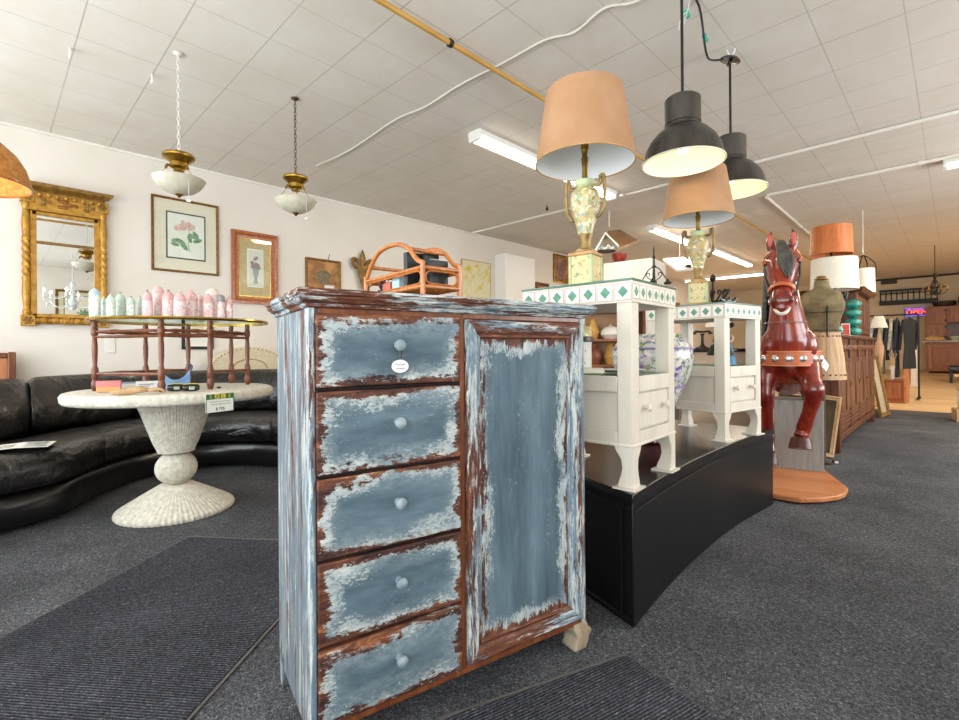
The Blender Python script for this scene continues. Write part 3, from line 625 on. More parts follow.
# newspaper on the seat
p = at(20, 447, Z=.44)
t = thing('magazine', 'open newsletter lying on the left seat of the black sofa', 'magazine', (p.x, p.y, .442), math.radians(75))
q = MB(); q.loft([[(-.14,-.1,.002),(-.14,.1,.002),(-.14,.1,.0),(-.14,-.1,.0)],[(0,-.1,.010),(0,.1,.010),(0,.1,.008),(0,-.1,.008)],[(.14,-.1,.003),(.14,.1,.003),(.14,.1,.001),(.14,-.1,.001)]]); obj('pages', q, M['paper'], t, smooth=0)
for a, b, c, d, mm in ((-.12,-.02,-.07,.03,'#8a7d66'),(.02,.11,.0,.08,'#6d7f70'),(.03,.12,-.08,-.03,'#9a8d80')):
    z = .0085 if a < 0 else .009
    q = MB(); q.box(a,b,c,d,z,z+.0012); obj('printed_photo', q, mat('print_'+mm[1:], mm, '#c9c3b5', rough=.8, sc=40), t, smooth=0)

# arched nailhead headboard and wooden chest behind the sofa
p0, p1 = at(209, 360, X=-5.42), at(284, 360, X=-5.42); zt = at(243, 347, X=-5.42).z
cy = (p0.y+p1.y)/2; w = (p1.y-p0.y)/2*1.05
t = thing('arched_headboard', 'cream upholstered arched headboard with nailheads against the wall behind the sofa', 'headboard', (-5.44, cy, 0), PI/2)
pf = [(-w,0),(-w,zt-.24)] + [(w*math.cos(a), zt-.24+.24*math.sin(a)) for a in [PI*k/24 for k in range(23,0,-1)]] + [(w,zt-.24),(w,0)]
R90 = Matrix.Rotation(PI/2,4,'X')
obj('panel', MB().prism(pf, 0, .06, M=R90), mat('cream_upholstery','#ddd0b4','#d2c3a4',rough=.9,sc=20), t, bevel=.01)
q = MB()
for rr in (.93, .45):
    for k in range(1, 26):
        a = PI*k/26; q.ell((w*rr*math.cos(a), -.062, zt-.24+.24*rr*math.sin(a)), (.008,.004,.008), 6, 4)
tag(obj('nailhead', q, M['brass'], t), kind='stuff')
p0 = at(16, 352, t=3.9); p1 = at(16, 380, t=3.9)
t = thing('wooden_headboard', 'low reddish wooden headboard standing behind the sofa at the left edge', 'headboard', (p0.x, p0.y, 0), PI/2)
obj('panel', MB().box(-.9,-.04,.0,.03,0,p0.z-.02), wood('red_headboard','#9c5a34','#b8754a','#c9875a',rough=.4,sc=4), t, bevel=.004)
obj('side_post', MB().box(-.05,0,-.02,.045,0,p0.z), M['coffee'], t, bevel=.008); obj('top_rail', MB().box(-.9,-.05,-.01,.04,p0.z-.05,p0.z-.006), M['coffee'], t, bevel=.008)

# ================================================================== PEDESTAL TABLE
TC = Vector((-3.41, .81, 0)); TZ = .745
t = thing('pedestal_table', 'round white reeded plaster pedestal table holding the small oval table', 'table', TC)
def reeds(a, r, z): return 1 + .013*math.sin(a*64 + 3*math.sin(a*3)) if r > .09 else 1
q = MB(); q.lathe([(.0,TZ-.002),(.40,TZ-.001),(.525,TZ),(.536,TZ-.004),(.543,TZ-.018),(.543,TZ-.045),(.53,TZ-.06),(.50,TZ-.064),(.2,TZ-.064)], 220, mod=lambda a, r, z: 1+(.006*math.sin(a*110+z*300) if r > .51 and z < TZ-.01 else 0)); obj('table_top', q, M['reed'], t, smooth=50)
q = MB(); q.lathe([(.205,TZ-.064),(.20,TZ-.09),(.178,.60),(.15,.51),(.12,.42),(.10,.375),(.098,.362)], 256, mod=reeds); obj('stem', q, M['reed'], t, smooth=60)
q = MB(); q.lathe([(.09,.362)]+[(.112*math.cos(a), .262+.104*math.sin(a)) for a in [PI*(.42-.84*k/14) for k in range(15)]]+[(.085,.16)], 256, mod=reeds); obj('ball', q, M['reed'], t, smooth=60)
q = MB(); q.lathe([(.09,.165),(.105,.155),(.14,.135),(.20,.10),(.27,.058),(.308,.034),(.315,.018),(.308,.003),(.0,.003)], 256, mod=reeds); obj('foot', q, M['reed'], t, smooth=60)

# ================================================================== OVAL TEA TABLE ON IT
ox, oy = -3.455, .87; ang = math.atan2(.97, .24)
t = thing('oval_tea_table', 'small oval turned wood table with brass rimmed glass top standing on the white table', 'table', (ox, oy, TZ), ang)
OZ = 1.165 - TZ
Ri = Matrix.Rotation(-ang, 4, 'Z')
legs = [Ri @ Vector((x-ox, y-oy, 0)) for x, y in ((-3.575,.44),(-3.175,.685),(-3.16,.93),(-3.43,1.24),(-3.68,1.22),(-3.80,.98),(-3.79,.73))]
for L in legs:
    q = MB(); q.lathe([(.012,0),(.017,.012),(.021,.04),(.014,.066),(.018,.075),(.018,.125),(.014,.135),(.011,.15),(.014,.20),(.015,.26),(.011,.315),(.014,.322),(.018,.33),(.018,.362),(.013,.37),(.016,.385),(.014,OZ-.012)], 14, c=(L.x,L.y,0)); obj('leg', q, M['coffee'], t)
for i, L in enumerate(legs):
    K = legs[(i+1) % len(legs)]; d = K-L
    for z in (.345, ):
        pts = [L + d*f + Vector((0,0,z)) for f in [k/12 for k in range(13)]]
        obj('upper_rail', MB().tube(pts, [.012 if k in (3,4,8,9) else .0085 for k in range(13)], 8), M['coffee'], t)
    if i in (1, 4) or True:
        if i not in (1, 3, 4):
            obj('lower_rail', MB().tube([L+Vector((0,0,.10)), L+d*.33+Vector((0,0,.10)), L+d*.5+Vector((0,0,.10)), L+d*.67+Vector((0,0,.10)), K+Vector((0,0,.10))], [.008,.009,.012,.009,.008], 8), M['coffee'], t)
        if i in (0, 1, 2): obj('middle_rail', MB().tube([L+Vector((0,0,.315)), L+d*.5+Vector((0,0,.315)), K+Vector((0,0,.315))], [.007,.010,.007], 8), M['coffee'], t)
q = MB(); q.lathe([(.01,OZ-.012),(.47,OZ-.012),(.47,OZ-.002),(.01,OZ-.002)], 64, sy=.84); obj('glass_top', q, M['glass'], t)
q = MB(); q.lathe([(.468,OZ-.016),(.484,OZ-.016),(.488,OZ-.006),(.484,OZ+.002),(.468,OZ+.002),(.468,OZ-.016)], 64, sy=.84, cap=False); obj('brass_rim', q, M['brightbrass'], t)

# ---- house-shaped ceramics on the oval table
def bottle(u, w, vt, body, roof, lid, style, label, dist=0):
    d = ray(u, 318); d2 = Vector((d.x, d.y)); k = Vector((ox, oy)).dot(d2)/d2.dot(d2) + dist
    p = Vector((d.x*k, d.y*k, 1.167)); s = k/F*1.0
    cosang = 1/math.sqrt(1+((u-CX)/F)**2)
    R = w/2*s*cosang*1.12; H = EYE + (354-vt)*s - 1.167
    t = thing('ceramic_canister', label, 'ceramic jar', p, math.radians(-20)+rnd.uniform(-.2,.2), 'house-shaped ceramic jars on the oval table')
    q = MB()
    if style == 'house':
        q.lathe([(R*.86,0),(R*.98,.006),(R,H*.1),(R*1.0,H*.55),(R*.95,H*.64),(R*.8,H*.67)], 20)
        obj('body', q, body, t)
        q = MB(); q.lathe([(R*.9,H*.62),(R*1.02,H*.65),(R*.93,H*.75),(R*.7,H*.85),(R*.36,H*.915),(R*.22,H*.93)], 20); rf = obj('lid', q, roof, t)
        q = MB(); q.ell((0,0,H*.955), (R*.24,R*.24,H*.05), 10, 6); obj('knob', q, lid, rf)
        for a in (-2.4, -1.3, -.2):
            q = MB(); q.lathe([(R*.24,0),(R*.24,H*.16),(R*.16,H*.23),(R*.02,H*.26)], 12, sy=.25, M=Matrix.Rotation(a+PI/2,4,'Z') @ Matrix.Translation((0,-R*.98,H*.16))); obj('painted_door', q, roof, t)
    elif style == 'jar':
        q.lathe([(R*.8,0),(R*.95,.006),(R,H*.15),(R*1.0,H*.68),(R*.9,H*.78),(R*.94,H*.8)], 20); obj('body', q, body, t)
        q = MB(); q.lathe([(R*.98,H*.78),(R*1.04,H*.8),(R*1.0,H*.86),(R*.6,H*.95),(R*.2,H)], 20); obj('lid', q, roof, t)
    else:
        q.lathe([(R*.8,0),(R*.9,.006),(R,H*.2),(R*.7,H*.6),(R*.62,H*.72)], 18); obj('body', q, body, t)
        q = MB(); q.lathe([(R*.9,H*.72),(R*.98,H*.78),(R*.95,H*.92),(R*.4,H*.99)], 18); obj('lid', q, roof, t)
wg = urn_mat('green_white_ceramic', '#dde1d9', '#d1dbd2', [('#a5c2b0', .58), ('#cfae9f', .64)], 60, .25)
mint = mat('mint_glaze','#afc9b5','#c6d9ca',rough=.25,sc=40); sky = mat('sky_glaze','#a3bcc9','#c0ced2',rough=.25,sc=40)
wp = urn_mat('pink_white_ceramic', '#e6d0cb', '#e0c0bd', [('#d39a9c', .57), ('#eae2da', .58), ('#b5a0b4', .65)], 60, .25)
pk = mat('pink_glaze','#d4a09f','#e2b8b5',rough=.25,sc=40); gl = mat('grey_glaze','#8a8488',rough=.3)
for a in [
 (95,11,288.5,wg,sky,sky,'jar','large pale blue lidded ceramic jar, leftmost on the oval table',.0),
 (104,5.5,296,wg,mint,mint,'house','slim pale green ceramic jar between the blue jar and a rounder green one',.06),
 (111,9,293.5,wg,mint,mint,'house','pale green ceramic house jar, third from the left on the oval table',-.05),
 (120.5,10,292,wg,mint,gl,'house','largest pale green ceramic house jar on the oval table',.03),
 (131,8,296,wg,mint,gl,'house','small greyish green ceramic jar right of the largest green one',-.03),
 (140,5.5,296,wg,mint,gl,'house','tiny white and green ceramic jar just before the pink ones',.05),
 (147.5,10,290,wp,pk,gl,'house','first pink ceramic house jar from the left on the oval table',-.06),
 (158.5,11,286.5,wp,pk,pk,'jar','tallest white and pink ceramic jar at the middle of the oval table',.02),
 (168.5,12,290,wp,pk,gl,'house','pink domed ceramic house jar just right of the tallest one',-.06),
 (180,11.5,291.5,wp,pk,pk,'house','pink ceramic house jar, fifth from the right end in the front row',-.11),
 (191,12.5,290,wp,pk,pk,'house','broad pink ceramic house jar with steep roof, right of middle',.0),
 (201,7,296,wp,pk,pk,'jar','small pink jar tucked between two house jars on the right half',.10),
 (208.5,9.5,294,wp,pk,pk,'house','pink ceramic house jar in front of the striped domed jar',-.05),
 (212.5,12,288.5,wp,urn_mat('striped_dome','#efe3d8','#e8d3c4',[('#d0a890',.5)],30,.25),pk,'jar','taller jar with beige striped dome behind the right pink jars',.10),
 (221,8,295.5,wp,gl,gl,'shaker','pink shaker with a grey top near the right end',-.05),
 (229,7.5,296.5,wp,pk,pk,'house','rightmost small pink ceramic jar at the oval table end',-.02)]: bottle(*a)
# ================================================================== THINGS ON THE PEDESTAL TABLE
def ontable(u, v): return at(u, v, Z=TZ)
p = at(109, 389, t=2.75); pc = Vector((p.x, p.y, TZ+.001))
t = thing('pink_box', 'small pink and orange carton on the white table at the left front leg', 'box', pc, ang)
obj('carton', MB().box(-.055,.055,-.025,.025,0,.032), mat('orange_card','#d9a06a',rough=.7), t, bevel=.002)
obj('lid', MB().box(-.057,.057,-.027,.027,.028,.062), mat('pink_card','#d98787','#c97a78',rough=.7,sc=30), t, bevel=.002)
p = at(133, 386, t=3.0)
t = thing('book', 'pale blue book lying flat behind the wooden carved piece', 'book', (p.x, p.y, TZ+.001), ang+.1)
obj('cover', MB().box(-.10,.10,-.06,.06,.0,.038), mat('blue_cover','#8d9bb0',rough=.6), t, bevel=.003); obj('page_block', MB().box(-.095,.103,-.062,.055,.005,.033), M['paper'], t, smooth=0)
p = at(147, 383, t=2.9)
t = thing('paper_card', 'white folded paper card with a line of writing, beside the blue book', 'card', (p.x, p.y, TZ+.001), ang+.05)
q = MB(); q.add([(-.055,-.012,0),(.055,-.012,0),(.055,.004,.05),(-.055,.004,.05),(.055,.02,0),(-.055,.02,0)], [(0,1,2,3),(3,2,4,5)]); o = obj('card', q, M['paper'], t, smooth=0)
md = o.modifiers.new('s','SOLIDIFY'); md.thickness = .0012
for k in range(2): obj('writing', MB().box(-.04,.035-k*.02,-.0105+.004*k,-.0095+.004*k,.03-.011*k,.033-.011*k, M=Matrix.Translation((0,-.0,0))), M['black'], t, smooth=0)
p = ontable(139, 394.5)
t = thing('carved_hand', 'pale carved wooden hand lying on the front of the white table', 'carving', (p.x, p.y, TZ+.001), ang+.12)
q = MB(); q.tube(crom([(-.12,0,.014),(-.05,.004,.018),(.0,0,.024),(.05,0,.022),(.085,-.004,.016)],6), [.009+.010*math.sin(PI*min(1,k/18)) for k in range(25)], 12); obj('palm', q, M['pale_wood'], t)
for k in range(4):
    q = MB(); q.tube(crom([(.04,-.018+.011*k,.018),(.09,-.02+.012*k,.024),(.12-.006*abs(k-1.5),-.02+.013*k,.008)],4), [.009,.008,.008,.0075,.0075,.007,.0065,.006,.005], 8); obj('finger', q, M['pale_wood'], t)
p = at(176, 388, t=2.95)
t = thing('blue_pitcher', 'blue glazed cradle-shaped holder on the white table behind the sunglasses cases', 'pottery', (p.x, p.y, TZ+.001), ang)
q = MB(); N = 15; rings = []
for j in range(N):
    x = -.075+.15*j/(N-1); e = abs(x)/.075; z = .055+.065*e**2.2
    rings.append([(x,-.03,0),(x,.03,0),(x,.034,z),(x,.0,z-.012),(x,-.034,z)])
q.loft(rings); obj('body', q, mat('blue_glaze','#6f95c4','#88aed6',rough=.2,sc=14,coat=.4), t, bevel=.005)
q = MB()
for s in (-1,1): q.tube(crom([(s*.07,0,.10),(s*.085,0,.13),(s*.07,.0,.15)],4), .006, 6)
obj('horns', q, mat('dark_blue_glaze','#40557a',rough=.3), t)
for u, lab in ((176,'black sunglasses case with a yellow stripe, left of two before the blue holder'),(191,'black sunglasses case with a yellow stripe, right of two beside the sale sign')):
    p = ontable(u, 391.5)
    t = thing('small_case', lab, 'case', (p.x, p.y, TZ+.001), ang+.1, 'small dark cases on the table')
    q = MB(); rings = []
    for j in range(11):
        a = PI*j/10; x = -.042*math.cos(a); r = .6+.4*math.sin(a)
        rings.append([(x, .022*r*math.cos(2*PI*k/14), .021+.021*r*math.sin(2*PI*k/14)) for k in range(14)])
    q.loft(rings); obj('shell', q, M['blackgloss'], t)
    obj('stripe', MB().tube([(-.035,-.0,.0405),(0,0,.0435),(.035,0,.0405)], .003, 6), mat('yellow_line','#c9b23a',rough=.5), t)
    obj('window', MB().box(-.012,.016,-.024,-.020,.01,.028), mat('grey_label','#a9b4a9',rough=.4), t, bevel=.002)
p = ontable(219, 388.5)
solo('dark_pebble', MB().ell((0,0,.006),(.022,.012,.006),12,6), M['black'], 'small dark flat object on the white table near its right side', 'trinket', loc=(p.x,p.y,TZ+.001))
# sale sign hung over the rim
p = at(208, 395, t=2.72)
dv = Vector((p.x-TC.x, p.y-TC.y)); dn = dv.normalized(); a2 = math.atan2(dn.y, dn.x)
t = thing('sale_sign', 'white SALE card with green and yellow header taped to the white table rim', 'sign', (TC.x+dn.x*.556, TC.y+dn.y*.556, TZ-.05), a2+PI/2+.12)
sw, sh = .158, .098
obj('card', MB().box(-sw/2,sw/2,-.0015,.0015,-sh/2-.005,sh/2-.005), mat('sign_card','#eef0e6',rough=.6), t, smooth=0)
gm = mat('sign_green','#2c6a44',rough=.6); ym = mat('sign_yellow','#e6c83c',rough=.6)
obj('header', MB().box(-sw/2,sw/2,-.0025,-.0012,sh/2-.033,sh/2-.005), gm, t, smooth=0)
for k, ch in enumerate('SALE'):
    o = obj('letter_square', MB().box(-sw/2+.012+k*.036,-sw/2+.012+k*.036+.026,-.0032,-.002,sh/2-.031,sh/2-.007), ym if k in (1,2) else gm, t, smooth=0)
    text_mesh('lettering', ch, .027, gm if k in (1,2) else ym, t, (-sw/2+.025+k*.036,-.0036,sh/2-.0195), (PI/2,0,0))
inkm = mat('ink','#33333a',rough=.7)
for k, (a, b) in enumerate(((-.06,.055),(-.05,.06))):
    pts = [(a+(b-a)*j/30, -.002, sh/2-.047-.014*k+.003*math.sin(j*2.1+k)) for j in range(31)]
    obj('handwriting', MB().tube(pts, .0008, 4), inkm, t)
text_mesh('lettering', '$ 775', .022, inkm, t, (0,-.002,-sh/2+.011), (PI/2,0,0))
for s in (-1,1): obj('border', MB().box(s*(sw/2-.0015)-.0015,s*(sw/2-.0015)+.0015,-.003,-.001,-sh/2-.005,sh/2-.005), gm, t, smooth=0)

# ================================================================== THE BLUE CHEST
th = math.radians(12.6); DA = Vector((-.868, 1.353, 0)); DR = PI/2 - th
W_, D_, Hh = .858, .375, 1.108
t = chest = thing('chest_of_drawers', 'tall distressed blue painted chest with five drawers and one long door', 'chest of drawers', DA, DR)
side_m = worn_streak('worn_blue_side', (1,1,.09), .40, .37, 12, ('#566068', '#7b8488'), ('#868f92', '#b3b5b0'))
rail_m = worn_streak('worn_blue_rail', (.12,1,1), .3, .62, 14)
stile_m = worn_streak('worn_blue_stile', (1,1,.10), .5, .42, 16)
corn_m = worn_streak('worn_cornice', (.16,.6,1.6), .55, .50, 17)
darkgap = mat('dark_gap', '#1a1311', rough=.9)
x0, x1 = -W_, 0.0
side = MB(); side.box(x0, x0+.022, .0, D_, .06, 1.07); obj('side_panel', side, side_m, t, bevel=.003)
obj('side_panel', MB().box(x1-.022, x1, 0, D_, .06, 1.07), side_m, t, bevel=.003)
obj('back_panel', MB().box(x0+.02, x1-.02, D_-.015, D_, .08, 1.07), M['coffee'], t)
obj('interior', MB().box(x0+.02, x1-.02, .02, .04, .10, 1.06), darkgap, t)
obj('corner_post', MB().box(x0-.002, x0+.012, -.010, .03, .0, 1.07), stile_m, t, bevel=.003)
obj('corner_post', MB().box(x1-.014, x1+.002, -.012, .03, .07, 1.07), stile_m, t, bevel=.003)
obj('divider_post', MB().box(-.461, -.447, -.008, .03, .09, 1.07), M['coffee'], t, bevel=.002)
obj('top_rail', MB().box(x0+.02, x1-.012, -.008, .03, 1.048, 1.07), M['coffee'], t, bevel=.002)
obj('bottom_rail', MB().box(x0+.02, x1-.012, -.008, .03, .078, .10), M['coffee'], t, bevel=.003)
# cornice: a moulding swept round three sides, with a flat top
prof = [(.0,1.062),(.006,1.064),(.010,1.072),(.020,1.074),(.030,1.081),(.033,1.084),(.030,1.088),(.036,1.091),(.038,1.098),(.034,1.104),(.0,Hh)]
rings = []
for px, py, sx, sy in ((x0-.002,D_,-1,0),(x0-.002,-.012,-1,-1),(x1+.002,-.012,1,-1),(x1+.002,D_,1,0)):
    rings.append([(px+sx*a*.8, py+sy*a*.8, b) for a, b in prof])
q = MB(); q.loft(rings); q.box(x0-.002,x1+.002,-.012,D_,1.062,Hh)
obj('cornice', q, corn_m, t, smooth=20)
# feet
q = MB(); q.loft([[(x0+.0,-.01,.09),(x0+.05,-.01,.09),(x0+.05,.045,.09),(x0+.0,.045,.09)],[(x0+.0,-.01,0),(x0+.03,-.01,0),(x0+.03,.03,0),(x0+.0,.03,0)]]); obj('foot', q, stile_m, t, bevel=.003)
q = MB(); q.loft([[(x0,D_-.075,.10),(x0+.022,D_-.075,.10),(x0+.022,D_,.10),(x0,D_,.10)],[(x0,D_-.04,.0),(x0+.022,D_-.04,.0),(x0+.022,D_,.0),(x0,D_,.0)]]); obj('foot', q, side_m, t, bevel=.003)
pale_foot = mat('bare_pale_wood','#b7a892','#8c7a62',rough=.7,sc=14,st=(1,1,.3))
q = MB(); R = []
for z, a, b in ((.085,.050,.0),(.07,.052,.004),(.045,.040,.006),(.022,.046,.004),(.008,.052,.0),(.0,.048,.0)): R.append([(-a+.0,-.014-b,z),(.004+b,-.014-b,z),(.004+b,.045,z),(-a+.0,.045,z)])
q.loft(R); q.tube([(.008,-.02,.055),(.008,.045,.055)], .012, 10); fo = obj('foot', q, pale_foot, t, bevel=.004); tag(fo, 'pale bare wood bracket foot')
obj('foot', MB().box(-.05,0,D_-.05,D_,0,.08), pale_foot, t, bevel=.004)
# drawers (each front is centred on its own origin)
zs = [(.876,1.052),(.674,.871),(.480,.669),(.281,.475),(.096,.276)]
dx0, dx1 = x0+.010, -.461
knobm = mat('knob_blue','#6d7d87','#929da1',rough=.5,sc=30)
for i, (a, b) in enumerate(zs):
    hx, hz = (dx1-dx0)/2-.003, (b-a)/2-.002
    pm = worn_panel('worn_drawer_%d' % i, hx, hz, True, .016 if i not in (4,) else .022, .07, .06)
    d = obj('drawer', MB().box(-hx, hx, -.016, .02, -hz, hz), pm, t, bevel=.004); d.location = ((dx0+dx1)/2, 0, (a+b)/2)
    k = MB(); k.lathe([(.009,0),(.0075,.008),(.012,.014),(.0145,.019),(.0138,.026),(.008,.031),(.001,.032)], 20, M=Matrix.Rotation(PI/2,4,'X')); kn = obj('knob', k, knobm, d); kn.location = (.006,-.016,.012)
    if i in (1, 2, 3): obj('rail', MB().box(dx0, dx1, -.004, .02, b, b+.005), darkgap, t)
# door
hx, hz = (.447-.014)/2-.002, (1.047-.100)/2-.001
dm = worn_panel('worn_door_panel', .166, .420, False, .011, .075, .075)
fr = MB(); sw = .052
rings = []
prof = [(0,.018),(0,-.016),(.006,-.020),(.030,-.018),(.040,-.010),(.047,-.012),(sw,-.004),(sw,.018)]
for sx, sz in ((-1,-1),(1,-1),(1,1),(-1,1)): rings.append([(sx*(hx-a), b, sz*(hz-a)) for a, b in prof])
door_v = worn_streak('worn_door_stile', (1,1,.14), .5, .50, 15); door_h = worn_streak('worn_door_rail', (.14,1,1), .4, .66, 15)
d = obj('door', MB().box(-hx+.004, hx-.004, .006, .018, -hz+.004, hz-.004), M['coffee'], t, smooth=0); d.location = (-.2305, 0, .5735)
for k, (nm, mm) in enumerate((('rail', door_h), ('stile', door_v), ('rail', door_h), ('stile', door_v))):
    obj(nm, MB().loft([rings[k], rings[(k+1) % 4]]), mm, d, smooth=20)
pn = obj('door_panel', MB().box(-hx+sw-.004, hx-sw+.004, -.004, .012, -hz+sw-.004, hz-sw+.004), dm, d, smooth=0)
q = MB(); q.lathe([(.006,0),(.006,.006),(.012,.010),(.010,.016),(.001,.018)], 14, M=Matrix.Rotation(PI/2,4,'X')); k = obj('latch_button', q, knobm, d); k.location = (-hx+.03,-.017,-.055)
# price tag on the first knob
tw = Matrix.Translation(DA) @ Matrix.Rotation(DR,4,'Z')
kp = tw @ Vector(((dx0+dx1)/2+.006, -.040, (zs[0][0]+zs[0][1])/2+.012))
t = thing('price_tag', 'oval white price tag hanging from the top drawer knob of the blue chest', 'tag', kp, DR)
q = MB(); q.lathe([(.001,0),(.022,0),(.0225,.0007),(.022,.0014),(.001,.0014)], 28, sy=.72, M=Matrix.Translation((.0,.004,-.052)) @ Matrix.Rotation(PI/2,4,'X')); obj('label_card', q, M['paper'], t)
obj('string', MB().tube([(0,.017,.0135),(-.013,.016,.0),(-.002,.004,-.036)], .0012, 5), M['black'], t); obj('string', MB().tube([(0,.017,.0135),(.013,.016,.0),(.002,.004,-.036)], .0012, 5), M['black'], t)
for k in range(2):
    pts = [(-.012+.024*j/14, .0022, -.048-.009*k+.0015*math.sin(j*2.3+k)) for j in range(15)]
    obj('handwriting', MB().tube(pts, .0005, 4), inkm, t)

# ================================================================== RATTAN RACK ON THE CHEST
p = at(423, 297, t=1.35); Nn = Vector((p.x, p.y, Hh+.001)); br = math.radians(83)
t = thing('rattan_rack', 'honey coloured bentwood rattan rack with arched ends on top of the blue chest', 'rack', Nn, br)
LX, LY = .127, .36; r = .0062; hz1, hz2 = .034, .087
def rb(nm, pts, rr=r): return obj(nm, MB().tube(pts, rr, 10), M['rattan'], t)
for x in (0, LX):
    for y in (0, LY): rb('post', [(x,y,0),(x,y,.103)], .0075)
for z in (hz1, hz2):
    for x in (0, LX): rb('rail', [(x,0,z),(x,LY,z)])
    for y in (0, LY): rb('rail', [(0,y,z),(LX,y,z)])
for x in (0, LX):
    ap = crom([(x,0,.10),(x,.03,.112),(x,.075,.150),(x,.13,.172),(x,.20,.178),(x,.27,.168),(x,.325,.130),(x,.355,.092)], 6); rb('arch', ap, .007)
rb('handle_bar', [(0,.075,.150),(LX,.075,.150)], .0065); rb('handle_bar', [(0,.325,.130),(LX,.325,.130)], .006)
def loop(c0, c1, fixed, axis):
    (a0,z0),(a1,z1) = c0, c1; rr = .018
    pts = arc((a1-rr,z1-rr),rr,0,PI/2,4)+arc((a0+rr,z1-rr),rr,PI/2,PI,4)+arc((a0+rr,z0+rr),rr,PI,1.5*PI,4)+arc((a1-rr,z0+rr),rr,1.5*PI,2*PI,4)
    P = [(fixed,a,z) if axis == 'y' else (a,fixed,z) for a, z in pts]
    obj('inner_loop', MB().tube(P, .003, 8, closed=True), M['rattan'], t)
for x in (0, LX): loop((.009,hz1+.008),(LY-.009,hz2-.008), x, 'y')
for y in (0, LY): loop((.009,hz1+.008),(LX-.009,hz2-.008), y, 'x')
q = MB()
for k in range(11): q.tube([(.0,.02+k*.032,hz1-.004),(LX,.02+k*.032,hz1-.004)], .003, 6)
tag(obj('floor_slats', q, M['rattan'], t), kind='stuff')
Tr = Matrix.Translation(Nn) @ Matrix.Rotation(br,4,'Z')
bk = mat('black_cover','#151618',rough=.45)
def inrack(name, label, cat, x, y, dx, dy, dz, m, z=.036, tilt=0, group=None, pages=True):
    w = Tr @ Vector((x, y, z)); t2 = thing(name, label, cat, w, br+tilt, group)
    obj('cover', MB().box(-dx/2,dx/2,-dy/2,dy/2,0,dz), m, t2, bevel=.002)
    if pages: obj('page_block', MB().box(-dx/2+.004,dx/2-.004,-dy/2+.003,dy/2-.003,.003,dz+.0015), M['paper'], t2, smooth=0)
    return t2
inrack('black_binder', 'tall black binder standing in the rattan rack, left of two', 'binder', .035, .115, .050, .022, .112, bk, group='black binders in the rattan rack')
inrack('black_binder', 'tall black binder leaning in the rattan rack directly behind the handle post', 'binder', .088, .10, .055, .02, .112, bk, group='black binders in the rattan rack')
inrack('black_book', 'shorter black book standing at the right end of the rattan rack', 'book', .085, .05, .060, .018, .085, bk)
inrack('small_box', 'small coral red box lying in the rattan rack', 'box', .04, .245, .05, .05, .036, mat('coral','#c46a52','#a9543f',rough=.6,sc=20), pages=False)
inrack('small_box', 'small pale blue box lying in the rattan rack beside the coral one', 'box', .04, .185, .05, .045, .045, mat('pale_blue','#9fb9c4',rough=.6), pages=False)
w = Tr @ Vector((.05, .305, .037)); t2 = thing('necklace', 'dark beaded necklace heaped at the left end of the rattan rack', 'necklace', w, br)
q = MB()
for k in range(26):
    a = k*.7; q.ell((.03*math.cos(a)*(1-.02*k), .025*math.sin(a), .006+.002*k), (.006,.006,.006), 8, 5)
tag(obj('beads', q, mat('dark_bead','#3a2b33',rough=.3), t2), kind='stuff')

# ================================================================== BLACK PLATFORM
PZt = .466
curve = crom([(-.79,1.546,0),(-.826,1.9,0),(-.85,2.36,0),(-.845,2.87,0),(-.80,3.375,0)], 10)
poly = [(-1.95,1.965)] + [(c.x,c.y) for c in curve] + [(-2.3,3.42),(-2.3,2.3)]
t = thing('display_platform', 'low black display platform with a curved front under the white tile tables', 'platform', (-1.2,2.6,0))
T = Matrix.Translation((1.2,-2.6,0))
obj('body', MB().prism(poly, 0.005, PZt-.028, M=T), M['platform'], t, bevel=.004)
def grow(poly, g):
    c = Vector((-1.4,2.6)); return [tuple(Vector(p)+(Vector(p)-c).normalized()*g) for p in poly]
obj('top', MB().prism(grow(poly,.012), PZt-.03, PZt, M=T), M['platform_top'], t, bevel=.004)
obj('trim_strip', MB().tube([Vector((c.x,c.y,PZt-.062))+Vector((.006,0,0)) for c in curve], .004, 6, M=T), M['platform'], t)
for a, b, zz in (((-.80,1.545),(-1.94,1.955),PZt-.05), ((-.80,1.545),(-1.94,1.955),.03)):
    obj('panel_moulding', MB().tube([(a[0],a[1]-.004,zz),(b[0],b[1]-.004,zz)], .006, 6, M=T), M['platform'], t)
obj('panel_moulding', MB().tube([(-.84,1.556,.03),(-.84,1.556,PZt-.05)], .006, 6, M=T), M['platform'], t)

